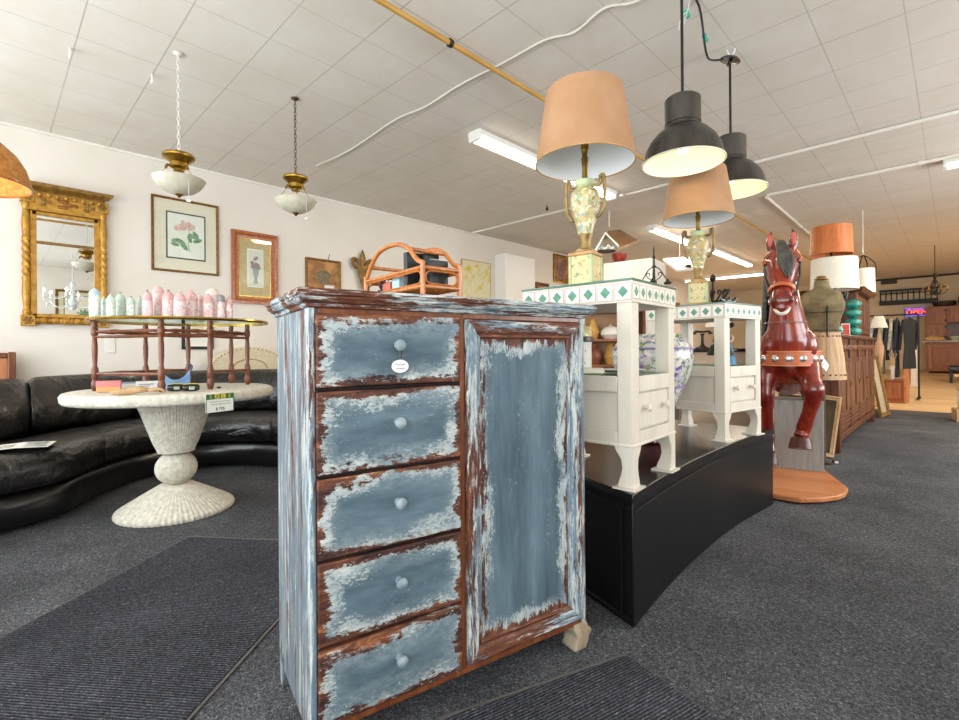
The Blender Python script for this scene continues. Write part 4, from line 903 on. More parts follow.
# ================================================================== WHITE TILE TABLES
def tile_table(label, loc, rz):
    t = thing('tile_table', label, 'side table', loc, rz, 'white tile topped tables on the platform'); wx, wy = .47, .40
    H = 1.212-PZt; zc0, zc1 = .152, .40; X, Y = wx/2, wy/2; P = .058
    for sx in (-1,1):
        for sy in (-1,1):
            q = MB(); a, b = (sx*X, sx*(X-P)), (sy*Y, sy*(Y-P))
            q.box(min(a),max(a),min(b),max(b),zc0,H-.082); obj('corner_post', q, M['cream'], t, bevel=.004)
            q = MB(); R = []
            for z, e in ((zc0,.070),(.135,.064),(.105,.044),(.075,.040),(.05,.045),(.025,.054),(.006,.056)):
                xs = sorted((sx*X, sx*(X-e))); ys = sorted((sy*Y, sy*(Y-e))); R.append([(xs[0],ys[0],z),(xs[1],ys[0],z),(xs[1],ys[1],z),(xs[0],ys[1],z)])
            q.loft(R); xs = sorted((sx*(X+.014), sx*(X-.072))); ys = sorted((sy*(Y+.014), sy*(Y-.072))); q.box(xs[0],xs[1],ys[0],ys[1],0,.007); obj('leg', q, M['cream'], t, smooth=50)
    obj('cube_body', MB().box(-X+.014,X-.014,-Y+.014,Y-.014,zc0+.004,zc1-.006), M['cream'], t)
    for s in (-1,1):
        for z0, z1 in ((zc0, zc0+.05), (zc1-.058, zc1)):
            obj('rail', MB().box(-X+P,X-P,s*Y-.007*(s>0)-.001*(s<0),s*Y+.001*(s>0)+.007*(s<0),z0,z1), M['cream'], t, bevel=.003)
            obj('rail', MB().box(s*X-.007*(s>0)-.001*(s<0),s*X+.001*(s>0)+.007*(s<0),-Y+P,Y-P,z0,z1), M['cream'], t, bevel=.003)
    d = obj('drawer', MB().box(X-.016,X-.005,-Y+P+.008,Y-P-.008,zc0+.056,zc1-.064), M['cream'], t, bevel=.003)
    for y in (-.085,.085):
        q = MB(); q.lathe([(.006,0),(.006,.008),(.013,.014),(.015,.02),(.011,.027),(.001,.029)], 16, M=Matrix.Translation((X-.005,y,zc0+.13)) @ Matrix.Rotation(PI/2,4,'Y')); obj('knob', q, M['cream'], d)
    obj('moulding', MB().box(-X-.003,X+.003,-Y-.003,Y+.003,zc0-.002,zc0+.008), M['cream'], t, bevel=.002)
    g = obj('glass_shelf', MB().box(-X+P*.2,X-P*.2,-Y+P*.2,Y-P*.2,zc1-.004,zc1+.003), M['greenglass'], t, smooth=0)
    # apron with seven diamond tiles a side
    obj('apron', MB().box(-X-.004,X+.004,-Y-.004,Y+.004,H-.085,H-.008), M['cream'], t, bevel=.002)
    for (L, ax) in ((wx,0),(wy,1)):
        for s in (-1,1):
            q = MB(); n = 7; pt = (L+.008)/n
            for k in range(n):
                c = -(L+.008)/2+pt*(k+.5)
                for mi, sz in ((0, pt*.46), (1, pt*.42), (2, pt*.29)):
                    q.m = mi; o = .0045+.0012*mi; zc = H-.046; hz = min(sz, .034) if mi < 2 else sz
                    if mi == 2: vs = [(c-sz,0,zc),(c,0,zc-sz*1.05),(c+sz,0,zc),(c,0,zc+sz*1.05)]
                    else: vs = [(c-sz,0,zc-hz),(c+sz,0,zc-hz),(c+sz,0,zc+hz),(c-sz,0,zc+hz)]
                    off = s*((Y if ax == 0 else X)+o); base = s*((Y if ax == 0 else X)+.002)
                    f1 = [(v[0],off,v[2]) if ax == 0 else (off,v[0],v[2]) for v in vs]; f0 = [(v[0],base,v[2]) if ax == 0 else (base,v[0],v[2]) for v in vs]
                    q.loft([f0,f1])
            obj('tile_row', q, [M['grout'], M['tilewhite'], M['green']], t, smooth=0)
    obj('glass_top', MB().box(-X-.006,X+.006,-Y-.006,Y+.006,H-.008,H), M['greenrim'], t, bevel=.001)
    return t
r1, r2 = math.radians(2.5), math.radians(-10)
def corner_loc(cx, cy, rz):
    o = Matrix.Rotation(rz,4,'Z') @ Vector((-.235,.20,0)); return (cx+o.x, cy+o.y, PZt)
L1 = corner_loc(-.805,1.58,r1); L2 = corner_loc(-.872,2.74,r2)
T1 = tile_table('white tile-topped side table nearest the blue chest', L1, r1)
T2 = dup(T1, L2, rz=r2, label='white tile-topped side table next to the carousel horse')
STZ = 1.212

# ---- urn lamps with suede drum shades
def urn_lamp(label, loc, rz):
    t = thing('urn_lamp', label, 'table lamp', loc, rz, 'painted urn table lamps')
    obj('plinth', MB().box(-.048,.048,-.048,.048,.012,.138), M['urn_box'], t, bevel=.004)
    obj('plinth_base', MB().box(-.054,.054,-.054,.054,0,.014), M['urn_edge'], t, bevel=.004)
    obj('plinth_cap', MB().box(-.054,.054,-.054,.054,.132,.147), M['urn_edge'], t, bevel=.004)
    for sx, sy in ((-1,-1),(1,-1),(1,1),(-1,1)): obj('plinth_edge', MB().box(sx*.0465-.0055,sx*.0465+.0055,sy*.0465-.0055,sy*.0465+.0055,.014,.132), M['urn_green'], t, bevel=.002)
    q = MB(); q.lathe([(.045,.148),(.045,.156),(.028,.166),(.022,.18),(.024,.20),(.03,.216),(.03,.222),(.02,.226)], 24); obj('pedestal', q, M['urn_foot'], t)
    q = MB(); q.lathe([(0.024,0.222),(0.03,0.227),(0.0343,0.2535),(0.0484,0.295),(0.0585,0.3365),(0.0616,0.3656),(0.0593,0.3863),(0.0484,0.4071),(0.0359,0.4154),(0.0312,0.4212),(0.0359,0.4345),(0.039,0.4444),(0.0273,0.4503),(0.01,0.4527)], 36); ur = obj('urn', q, M['urn'], t)
    q = MB(); q.lathe([(0.032,0.4171),(0.039,0.4245),(0.0398,0.4378),(0.0413,0.4461),(0.0343,0.4503)], 30); obj('neck_band', q, M['urn_green'], ur)
    for s in (-1,1):
        q = MB(); q.tube(crom([(s*0.0369,0,0.4212),(s*0.0574,0,0.4212),(s*0.0697,0,0.432),(s*0.0681,0,0.4527),(s*0.0804,0,0.4569),(s*0.0853,0,0.4278),(s*0.0853,0,0.3697),(s*0.0787,0,0.3241),(s*0.0607,0,0.295),(s*0.0508,0,0.2909)],5), .0072, 8); obj('handle', q, M['urn_foot'], t)
    q = MB(); q.lathe([(.022,.450),(.012,.462),(.010,.50),(.015,.54),(.010,.55),(.012,.575),(.016,.58),(.016,.61),(.012,.625)], 18); obj('stem', q, M['brass'], t)
    q = MB(); q.lathe([(.014,.62),(.026,.65),(.028,.675),(.016,.70),(.001,.705)], 16); obj('bulb', q, M['white'], t)
    q = MB()
    q.tube(crom([(.0,-.012,.60),(.0,-.045,.63),(.0,-.048,.70),(.0,-.02,.77),(0,0,.80),(0,.02,.77),(0,.048,.70),(0,.045,.63),(0,.012,.60)],5), .0022, 6); obj('harp', q, M['brass'], t)
    z0, z1 = .520, .815
    q = MB(); q.lathe([(.203,z0),(.156,z1),(.153,z1),(.200,z0)], 64, cap=False)
    n = len(q.f); q.f += []
    sh = obj('shade', q, M['shade_tan'], t); 
    q = MB(); q.lathe([(.1995,z0+.001),(.1525,z1-.001)], 64, cap=False); obj('lining', q, M['shade_in'], sh)
    q = MB()
    for k in range(3): a = 2*PI*k/3; q.tube([(0,0,.80),(.156*math.cos(a),.156*math.sin(a),.80)], .002, 5)
    q.lathe([(.004,.795),(.01,.802),(.008,.816),(.001,.826)], 10); obj('spider', q, M['brass'], sh)
    obj('binding', MB().torus((0,0,z0), .2015, .003, 64, 6), M['urn_edge'], sh)
    return t
U1 = urn_lamp('urn table lamp on the white tile table nearest the blue chest', (-1.09, 1.74, STZ+.001), math.radians(7))
U2 = dup(U1, (-1.062, 2.90, STZ+.001), rz=math.radians(16), label='urn table lamp on the white tile table next to the horse', scale=.96)

# ---- things on the tile tables
S1, S2 = Matrix.Translation(L1) @ Matrix.Rotation(r1,4,'Z'), Matrix.Translation(L2) @ Matrix.Rotation(r2,4,'Z')
SHZ = .404
def on(S, x, y, z): return S @ Vector((x, y, z))
HT = STZ-PZt+.001
t = thing('candelabra', 'small wrought iron candle holder on the near tile table, by the right edge', 'candle holder', on(S1,.172,.152,HT), r1)
q = MB(); q.lathe([(.04,0),(.042,.004),(.02,.008),(.004,.012),(.004,.085),(.009,.09),(.004,.096),(.0035,.12),(.006,.128),(.0035,.135),(.003,.16),(.0005,.178)], 14); obj('stem', q, M['iron'], t)
for k in range(4):
    a = k*PI/2+.3; c_, s_ = math.cos(a), math.sin(a)
    q = MB(); q.tube(crom([(.003*c_,.003*s_,.088),(.02*c_,.02*s_,.078),(.038*c_,.038*s_,.05),(.05*c_,.05*s_,.028)],5), .0022, 6); ar = obj('arm', q, M['iron'], t)
    q = MB(); q.lathe([(.002,.012),(.014,.014),(.016,.02),(.008,.026),(.004,.034)], 12, c=(.052*c_,.052*s_,0)); obj('candle_cup', q, M['iron'], ar)
    q = MB(); q.tube(crom([(.004*c_,.004*s_,.03),(.025*c_,.025*s_,.045),(.03*c_,.03*s_,.06),(.018*c_,.018*s_,.062),(.018*c_,.018*s_,.05)],5), .0018, 6); obj('scroll', q, M['iron'], ar)
t = thing('iron_ornament', 'dark iron scroll ornament beside the farther urn lamp', 'ornament', on(S2,.01,.10,HT), r2)
q = MB(); q.lathe([(.03,0),(.03,.01),(.008,.02),(.007,.07),(.016,.09),(.007,.11),(.006,.15),(.02,.17),(.012,.19),(.001,.2)], 14); obj('stem', q, M['iron'], t)
for k in range(5):
    a = .6*k-1.2; q = MB(); q.tube(crom([(.0,0,.03),(.05*math.cos(a),.05*math.sin(a),.04),(.09*math.cos(a),.09*math.sin(a),.07+.01*k),(.07*math.cos(a),.07*math.sin(a),.095),(.055*math.cos(a),.055*math.sin(a),.075)],5), .005, 6); obj('scroll', q, M['iron'], t)
t = thing('orange_tray', 'shallow orange lacquer tray on the left of the farther tile table', 'tray', on(S2,-.15,-.12,HT), r2); t.scale = (.8,.8,.8)
q = MB(); q.lathe([(.001,0),(.07,0),(.085,.012),(.088,.028),(.082,.028),(.07,.008),(.001,.006)], 28); obj('dish', q, mat('orange_lacquer','#d98a2c','#c9762a',rough=.3), t); obj('rim', MB().torus((0,0,.028),.085,.003,28,6), M['black'], t)
for k, lab in ((0,'small black bird figure at the right edge of the farther tile table, left of two'),(1,'small black bird figure at the right edge of the farther tile table, right of two')):
    t = thing('bird_figurine', lab, 'figurine', on(S2,.155,-.02+.07*k,HT), 1.2, 'black bird figures')
    q = MB(); q.ell((0,0,.018),(.026,.013,.016),12,8); obj('body', q, M['blackgloss'], t); q = MB(); q.ell((.02,0,.034),(.010,.009,.010),10,6); q.tube([(.028,0,.034),(.042,0,.031)],[.004,.001],6); obj('head', q, M['blackgloss'], t)
    q = MB(); q.tube([(-.02,0,.02),(-.048,0,.028)],[.009,.004],6); obj('tail', q, M['blackgloss'], t)
flor = urn_mat('floral_porcelain', '#cfcbc6', '#bdbcc0', [('#8a9a9a', .54), ('#7a5fa0', .585), ('#e0d9cc', .57), ('#6b8a3a', .60), ('#b79a30', .645)], 30, .2)
t = thing('canister', 'white speckled lidded canister with a grey rim on the near tile table shelf', 'canister', on(S1,-.075,-.04,SHZ), r1)
q = MB(); q.lathe([(.052,0),(.056,.004),(.056,.12),(.058,.126)], 28); obj('body', q, urn_mat('speckled','#ece9df','#e3dfd3',[('#8b9aa0',.66)],50,.3), t)
q = MB(); q.lathe([(.060,.124),(.064,.128),(.064,.142),(.058,.146)], 28); obj('rim_band', q, M['zinc'], t)
q = MB(); q.lathe([(.058,.145),(.058,.165),(.045,.185),(.02,.20),(.008,.206),(.012,.22),(.014,.235),(.006,.25),(.001,.255)], 24); obj('lid', q, mat('amber_glaze','#cdbd84','#e0d6b0',rough=.2,sc=20), t)
t = thing('plate', 'flat floral rimmed plate lying on the near tile table shelf', 'plate', on(S1,-.02,.03,SHZ), r1)
q = MB(); q.lathe([(.001,.0),(.10,.0),(.15,.010),(.151,.013),(.10,.006),(.001,.004)], 40); obj('dish', q, mat('lilac_glaze','#b3aec0','#c9c6cf',rough=.2,sc=30), t)
obj('foot_ring', MB().torus((0,0,.003),.06,.003,28,6), M['tilewhite'], t)
t.location = on(S1,.085,.03,SHZ); t.scale = (.62,.62,1)
t = thing('folded_napkin', 'cream folded napkin on the near tile table shelf beside the plate', 'napkin', on(S1,.03,-.10,SHZ), r1+.4); t.scale = (.7,.7,.8)
q = MB(); q.loft([[(-.06,-.035,0),(.06,-.035,0),(.06,-.035,.008),(-.06,-.035,.008)],[(-.05,0,0),(.05,0,0),(.05,0,.026),(-.05,0,.026)],[(-.06,.035,0),(.06,.035,0),(.06,.035,.008),(-.06,.035,.008)]]); obj('cloth', q, mat('napkin_cloth','#e8e0cc',rough=.9), t, smooth=80)
# doll on the far table
t = thing('doll', 'doll in a blue gown and dark green cape on the farther tile table shelf', 'doll', on(S2,.105,.085,SHZ), r2); t.scale = (.88,.88,.88)
q = MB(); q.lathe([(.055,0),(.052,.02),(.036,.08),(.022,.13),(.028,.155),(.034,.18),(.016,.205),(.012,.215)], 20, sy=.8); obj('gown', q, mat('blue_gown','#4b7fae','#6f9fc4',rough=.6,sc=20), t)
q = MB(); q.lathe([(.088,.06),(.075,.09),(.047,.16),(.03,.205),(.012,.216)], 20, c=(-.04,-.02,0), sy=.8); obj('cape', q, mat('green_cape','#2f3a2a','#3f4a36',rough=.7,sc=20), t)
q = MB(); q.ell((.0,0,.236),(.019,.019,.024),14,10); q.ell((.012,-.0155,.233),(.004,.004,.006),6,5); hd = obj('head', q, mat('doll_face','#d9a27c',rough=.5), t)
q = MB(); q.ell((-.004,.006,.252),(.027,.025,.020),14,8); q.ell((-.03,.0,.256),(.02,.018,.016),10,6); q.ell((.022,.01,.262),(.017,.016,.018),10,6); obj('hair', q, mat('dark_hair','#3a2a24',rough=.6,sc=60,bump=.4), hd)
q = MB(); q.tube(crom([(.02,-.03,.18),(-.03,-.05,.165),(-.06,-.055,.15),(-.075,-.055,.13),(-.05,-.055,.125),(-.03,-.05,.15)],5), .0045, 6); obj('sash', q, M['white'], t)
for s in (-1,1):
    q = MB(); q.tube(crom([(s*.028,-.005,.19),(s*.042,-.015,.165),(s*.03,-.035,.15)],4), [.009]*4+[.007]*5, 8); obj('arm', q, mat('doll_face','#d9a27c',rough=.5), t)
# floral ginger jar on a burgundy stand, behind the tables
p = at(655, 440, Z=PZt); d = ray(652, 348)
jx = Vector((d.x*2.62, d.y*2.62, PZt))
t = thing('ginger_jar', 'large floral porcelain jar on a burgundy stand behind the near tile table', 'jar', jx)
q = MB(); q.lathe([(.11,.19),(.115,.2),(.15,.27),(.19,.36),(.21,.44),(.205,.50),(.175,.545),(.15,.556),(.155,.57),(.15,.575),(.14,.56)], 44); obj('body', q, flor, t)
q = MB(); q.lathe([(.10,.0),(.11,.01),(.105,.03),(.06,.05),(.055,.08),(.09,.12),(.115,.165),(.12,.192),(.10,.195)], 32); obj('stand', q, mat('burgundy_glass','#4a1218','#6a1c22',rough=.15,sc=5,coat=.5), t)
q = MB(); q.torus((0,0,.50), .206, .005, 44, 6); q.torus((0,0,.30), .166, .004, 44, 6); obj('painted_band', q, mat('lilac_band','#7d6aa0',rough=.3), t)

# ================================================================== DARK METAL PENDANTS
def pendant(label, p, zr, canz, tilt, s=1):
    t = thing('dome_pendant', label, 'pendant lamp', (p.x, p.y, zr), 0, 'dark metal dome pendants')
    k = s
    pr = [(.222,0),(.224,.006),(.216,.03),(.205,.075),(.18,.125),(.14,.17),(.105,.195),(.095,.205),(.093,.22),(.098,.222),(.098,.362),(.09,.372),(.02,.374)]
    q = MB(); q.lathe([(r*k,z*k) for r,z in pr], 56); 
    q2 = MB(); q2.lathe([(r*k,z*k) for r,z in pr], 56, cap=False); sh = obj('shade', q2, M['zinc'], t)
    q = MB(); q.lathe([((r-.004)*k,(z+.001)*k) for r,z in pr[:8]]+[(.06*k,.205*k),(.001,.205*k)], 56, cap=False); obj('enamel_lining', q, M['pendant_in'], sh)
    obj('rolled_rim', MB().torus((0,0,.001), .222*k, .005, 56, 6), M['pendant_in'], sh)
    q = MB(); q.lathe([(.018,.205*k),(.018,.15*k),(.012,.14*k)], 14); so_ = obj('socket', q, M['white'], t)
    q = MB(); q.lathe([(.012,.145*k),(.028,.115*k),(.031,.09*k),(.02,.062*k),(.001,.055*k)], 16); obj('bulb', q, M['bulb'], so_)
    top = canz-zr
    obj('cord', MB().tube([(0,0,.37*k),(-.0,0,top-.005)], .0075, 8), M['black'], t)
    q = MB(); q.lathe([(.001,.018),(.05,.016),(.062,.004),(.062,0),(.012,-.006),(.012,-.03),(.001,-.03)], 28, M=Matrix.Translation((0,0,top-.015)) @ Matrix.Rotation(tilt,4,'Y')); obj('canopy', q, M['blackgloss'], t)
    point('pendant_glow', (p.x, p.y, zr+.03), .55, (1,.90,.70), .03)
    return t
q1 = at(683, 163, t=2.45); q2 = at(731, 191, t=3.05)
pendant('dark steel dome pendant with a cream lining, nearer of the two', q1, q1.z, CZ-.005, 0, .875)
pendant('dark steel dome pendant partly behind the nearer one, on a tilted canopy', q2, q2.z, 2.79, .35, .9)
c0, c1 = Vector((q1.x, q1.y, CZ-.03)), Vector((q2.x-.03, q2.y, 2.80))
pts = crom([c0, at(699,6,t=2.66), at(706,52,t=2.75), at(712,60,t=2.95), c1], 6)
t = thing('spliced_cable', 'dark cable with green tape joining the two dome pendants under the ceiling', 'cable', (0,0,0))
t.location = c0
obj('wire', MB().tube([p-c0 for p in pts], .006, 6), M['black'], t)
for u, v, tt in ((687,14,2.62),(705,38,2.73)):
    p = at(u, v, t=tt)-c0; obj('tape', MB().tube([p+Vector((-.006,0,.02)), p+Vector((.006,0,-.02))], .013, 8), M['tape'], t)
obj('loose_wire', MB().tube([Vector(p)-c0 for p in crom([at(690,0,t=2.6), at(684,24,t=2.6), at(679,30,t=2.6), at(681,18,t=2.6), at(687,12,t=2.6)], 5)], .0025, 5), M['cord_w'], t)
obj('ceiling_hook', MB().tube([Vector(p)-c0 for p in crom([at(731,40,t=3.06), at(735,50,t=3.06), at(730,56,t=3.06), at(727,50,t=3.06)], 4)], .004, 6), M['crystal'], t)

# ================================================================== FLOOR MATS
def matt(label, poly, rot):
    c = sum((Vector((x,y,0)) for x,y in poly), Vector())/len(poly)
    t = thing('floor_mat', label, 'floor mat', c, rot); Ti = Matrix.Rotation(-rot,4,'Z')
    pl = [(Ti @ (Vector((x,y,0))-c)) for x,y in poly]; pl2 = [(p.x,p.y) for p in pl]
    obj('pile', MB().prism([(x*.975,y*.975) for x,y in pl2], .002, .010), M['mat'], t, smooth=0)
    q = MB(); q.prism(pl2, .001, .006); obj('rubber_border', q, M['mat_edge'], t, smooth=0)
    return t
matt('long ribbed charcoal mat lying left of the blue chest', [(-2.86,.74),(-2.18,1.27),(-.9,-.27),(-1.7,-.75)], math.atan2(.71,-.56))
g1 = at(625,655,Z=0); g2 = at(715,718,Z=0); g3 = at(437,720,Z=0); dd = (g2-g1).normalized(); ee = (g3-g1).normalized()
matt('ribbed charcoal mat in front of the blue chest', [tuple(x[:2]) for x in (g1, g1+dd*1.1, g1+dd*1.1+ee*.62, g1+ee*.62)], math.atan2(dd.y,dd.x))
# ================================================================== CAROUSEL HORSE (faces local -y, viewer's right is +x)
HO = Vector((-.826, 3.90, 0)); HR = math.radians(13)
t = horse = thing('carousel_horse', 'red-brown carved carousel horse rearing on a grey box and orange wooden base', 'carousel horse', HO, HR)
def ring(c, ax, up, rx, ry, n=20, sq=1.0, top=1.0):
    """ellipse ring: centre c, half width rx along local x, half height ry along up"""
    up = Vector(up).normalized(); X = Vector(ax).normalized(); out = []
    for k in range(n):
        a = 2*PI*k/n; ca, sa = math.cos(a), math.sin(a)
        out.append(Vector(c)+X*rx*math.copysign(abs(ca)**sq,ca)+up*ry*math.copysign(abs(sa)**sq,sa))
    return out
body = MB()
X = (1,0,0)
# barrel, chest to rump
body.loft([ring((0,y,z),X,(0,0,1),rx,ry) for y,z,rx,ry in ((-.10,.91,.07,.09),(-.07,.91,.125,.155),(0,.905,.158,.20),(.12,.89,.17,.235),(.25,.865,.17,.25),(.40,.855,.17,.25),(.55,.88,.17,.24),(.66,.91,.16,.225),(.73,.92,.12,.17),(.77,.92,.06,.08))])
# neck rising from the chest to the poll, arched
nk = [((0,.02,.95),(0,.35,1),.155,.19),((0,-.01,1.05),(0,.5,1),.135,.18),((-.008,-.03,1.16),(0,.75,1),.11,.155),((-.016,-.035,1.28),(0,.9,.8),.092,.135),((-.024,-.03,1.40),(0,1,.7),.080,.115),((-.03,-.03,1.50),(0,1,.5),.074,.10),((-.03,-.055,1.58),(0,1,.2),.068,.08),((-.03,-.09,1.62),(0,1,0),.045,.05)]
body.loft([ring(c,X,(0,-u[2],u[1]) if False else (0,1,.25),rx,ry) for c,u,rx,ry in nk])
# head: poll down to muzzle
hx = -.035
hd = [((hx,-.07,1.625),.050,.05),((hx,-.10,1.60),.080,.075),((hx,-.15,1.555),.092,.098),((hx,-.20,1.50),.098,.108),((hx-.002,-.245,1.43),.080,.092),((hx-.004,-.285,1.365),.062,.073),((hx-.006,-.32,1.31),.060,.064),((hx-.008,-.35,1.265),.066,.060),((hx-.008,-.37,1.235),.058,.045),((hx-.008,-.378,1.215),.035,.022)]
dirv = Vector((0,-.55,-.83)); upv = Vector((0,-.83,.55))
body.loft([ring(c,X,upv,rx,ry,20,.85) for c,rx,ry in hd])
# jaw and chin
body.loft([ring((hx-.003,y,z),X,upv,rx,ry) for y,z,rx,ry in ((-.10,1.50,.045,.05),(-.15,1.45,.062,.062),(-.205,1.38,.055,.05),(-.26,1.30,.042,.036),(-.30,1.245,.042,.028),(-.325,1.21,.038,.022),(-.335,1.195,.02,.012))])
# brow, cheek and nostril swellings, lips
for s in (-1,1):
    body.ell((hx+s*.080,-.205,1.545),(.026,.035,.026),12,8); body.ell((hx+s*.066,-.14,1.46),(.040,.06,.065),12,8)
    body.ell((hx+s*.040,-.385,1.268),(.026,.020,.028),12,8)
body.ell((hx-.006,-.375,1.215),(.050,.03,.022),14,8)
# ears
for s in (-1,1):
    body.loft([ring((hx+s*a,-.085+b,z),X,(0,1,0),rx,ry,12) for a,b,z,rx,ry in ((.050,0,1.61,.026,.022),(.062,-.005,1.655,.032,.022),(.068,-.008,1.70,.029,.018),(.066,-.004,1.745,.016,.012),(.060,.0,1.778,.004,.004))])
# shoulders / chest muscles
for s in (-1,1):
    body.ell((s*.085,-.045,.98),(.085,.09,.12),14,8); body.ell((s*.115,.02,.86),(.065,.11,.13),14,8)
def leg(pts): 
    P = crom([p for p,_ in pts], 5); R = [p[1] for p in pts]; rr = []
    for i in range(len(pts)-1): rr += [R[i]+(R[i+1]-R[i])*k/5 for k in range(5)]
    rr.append(R[-1]); body.tube(P, rr, 14)
leg([((.09,.05,.88),.10),((.105,-.05,.80),.088),((.120,-.15,.73),.066),((.132,-.185,.69),.066),((.130,-.17,.635),.052),((.108,-.12,.53),.042),((.085,-.065,.435),.048),((.078,-.06,.40),.042),((.065,-.075,.36),.050)])
leg([((-.10,.05,.88),.10),((-.125,.0,.78),.078),((-.13,-.03,.68),.052),((-.13,-.035,.62),.052),((-.128,-.02,.52),.038),((-.125,.0,.40),.036),((-.122,.0,.34),.042),((-.12,-.02,.28),.036),((-.12,-.045,.23),.043)])
for s in (-1,1):
    leg([((s*.09,.62,.90),.12),((s*.13,.56,.74),.09),((s*.15,.50,.62),.065),((s*.17,.64,.50),.048),((s*.17,.68,.44),.046),((s*.17,.66,.30),.034),((s*.17,.64,.18),.04),((s*.17,.61,.12),.034),((s*.17,.58,.08),.042)])
hb = obj('body', body, M['horse'], t, smooth=180)
md = hb.modifiers.new('remesh','REMESH'); md.mode = 'VOXEL'; md.voxel_size = .011; md.use_smooth_shade = True
md = hb.modifiers.new('smooth','SMOOTH'); md.factor = .5; md.iterations = 5
for (x,y,z,r,nm) in ((.063,-.085,.345,.066,0),(-.12,-.05,.215,.055,0),(.17,.57,.062,.050,0),(-.17,.57,.062,.050,0)):
    q = MB(); tl = Matrix.Translation((x,y,z)) @ Matrix.Rotation(-.25 if z > .1 else 0,4,'X')
    q.lathe([(.001,-.06),(r*1.06,-.06),(r*1.0,-.03),(r*.84,.01),(r*.6,.02)], 20, M=tl); obj('hoof', q, M['hoof'], t)
# mane and forelock, tail
q = MB()
for k in range(9):
    x = hx-.034+.052*k/8; w = .5-k/8
    q.tube(crom([(hx+.0,-.085,1.69),(x*.6+hx*.4,-.20,1.665),(x+.012,-.285,1.60),(x+.026-.02*w,-.325,1.525),(hx+.03+.012*(k-4)*.4,-.345,1.44-.012*(k%3))],5), [.011]*6+[.011]*6+[.009]*5+[.006]*3+[.003], 7)
tag(obj('forelock', q, M['mane'], t), kind='stuff')
q = MB()
for k in range(16):
    f = k/15; z = 1.64-.55*f; y = -.01+.07*math.sin(f*2.2)+.05*f
    q.tube(crom([(hx-.02,y,z),(hx-.075,y+.01,z-.03),(hx-.095-.02*f,y+.0,z-.10),(hx-.085-.025*f,y-.02,z-.17)],4), [.016]*5+[.018]*4+[.014]*3+[.005], 7)
tag(obj('mane', q, M['mane'], t), kind='stuff')
q = MB(); q.tube(crom([(0,.74,.98),(0,.80,1.0),(0,.83,.88),(.0,.83,.72),(0,.82,.6)],6), [.03]*6+[.04]*6+[.045]*6+[.035]*6+[.012], 12); obj('tail', q, M['mane'], t)
eye = mat('glass_eye','#15100e',rough=.08,coat=.6)
for s in (-1,1):
    q = MB(); q.ell((hx+s*.099,-.222,1.528),(.010,.017,.015),12,8); obj('eye', q, eye, t)
    q = MB(); q.tube(crom([(hx+s*.092,-.243,1.522),(hx+s*.101,-.232,1.546),(hx+s*.106,-.205,1.55),(hx+s*.104,-.185,1.535)],5), .007, 8); obj('eyelid', q, M['strap'], t)
    q = MB(); q.ell((hx+s*.043,-.405,1.266),(.011,.006,.014),10,6); obj('nostril', q, M['hoof'], t)
    q = MB(); q.ell((hx+s*.068,-.109,1.70),(.015,.005,.045),10,8); obj('inner_ear', q, mat('ear_lining','#b9473a','#d0685a',rough=.4), t)
# bridle
def strapband(nm, cs, rx, ry, c, up, a0, a1, w, n=26, m=None, lift=.006):
    up = Vector(up).normalized(); nrm = Vector((1,0,0)).cross(up); P0 = []; q = MB()
    rings = []
    for k in range(n+1):
        a = a0+(a1-a0)*k/n; d = Vector((1,0,0))*math.cos(a)*(rx+lift)+up*math.sin(a)*(ry+lift); d2 = d*1.0+(d.normalized()*.006)
        rings.append([Vector(c)+d-nrm*w/2, Vector(c)+d2-nrm*w/2, Vector(c)+d2+nrm*w/2, Vector(c)+d+nrm*w/2])
    q.loft(rings); return obj(nm, q, m or M['strap'], t)
strapband('noseband', 0, .066, .075, (hx-.005,-.31,1.325), upv, -PI*.15, PI*1.15, .024)
strapband('browband', 0, .094, .100, (hx,-.155,1.562), upv, -.1, PI*.22, .022); strapband('browband', 0, .094, .100, (hx,-.155,1.562), upv, PI*.78, PI+.1, .022)
for s in (-1,1):
    q = MB(); q.tube(crom([(hx+s*.098,-.165,1.55),(hx+s*.098,-.22,1.44),(hx+s*.082,-.27,1.36),(hx+s*.074,-.315,1.30)],5), .008, 6); obj('cheek_strap', q, M['mane'], t)
    q = MB(); q.torus((0,0,0),.018,.004,16,6,M=Matrix.Translation((hx+s*.075,-.335,1.262)) @ Matrix.Rotation(PI/2,4,'Y')); obj('bit_ring', q, M['silver'], t)
q = MB(); q.tube(crom([(hx-.045,-.362,1.222),(hx-.03,-.395,1.19),(hx-.006,-.405,1.178),(hx+.02,-.395,1.19),(hx+.035,-.362,1.222)],6), [.005]+[.011]*23+[.005], 8); obj('lower_lip', q, mat('white_lip','#e0d5cb',rough=.3), t)
q = MB(); q.torus((-.016,-.035,1.135),.135,.0025,40,5,sx=.95,sy=1.35); obj('neck_wire', q, M['silver'], t)
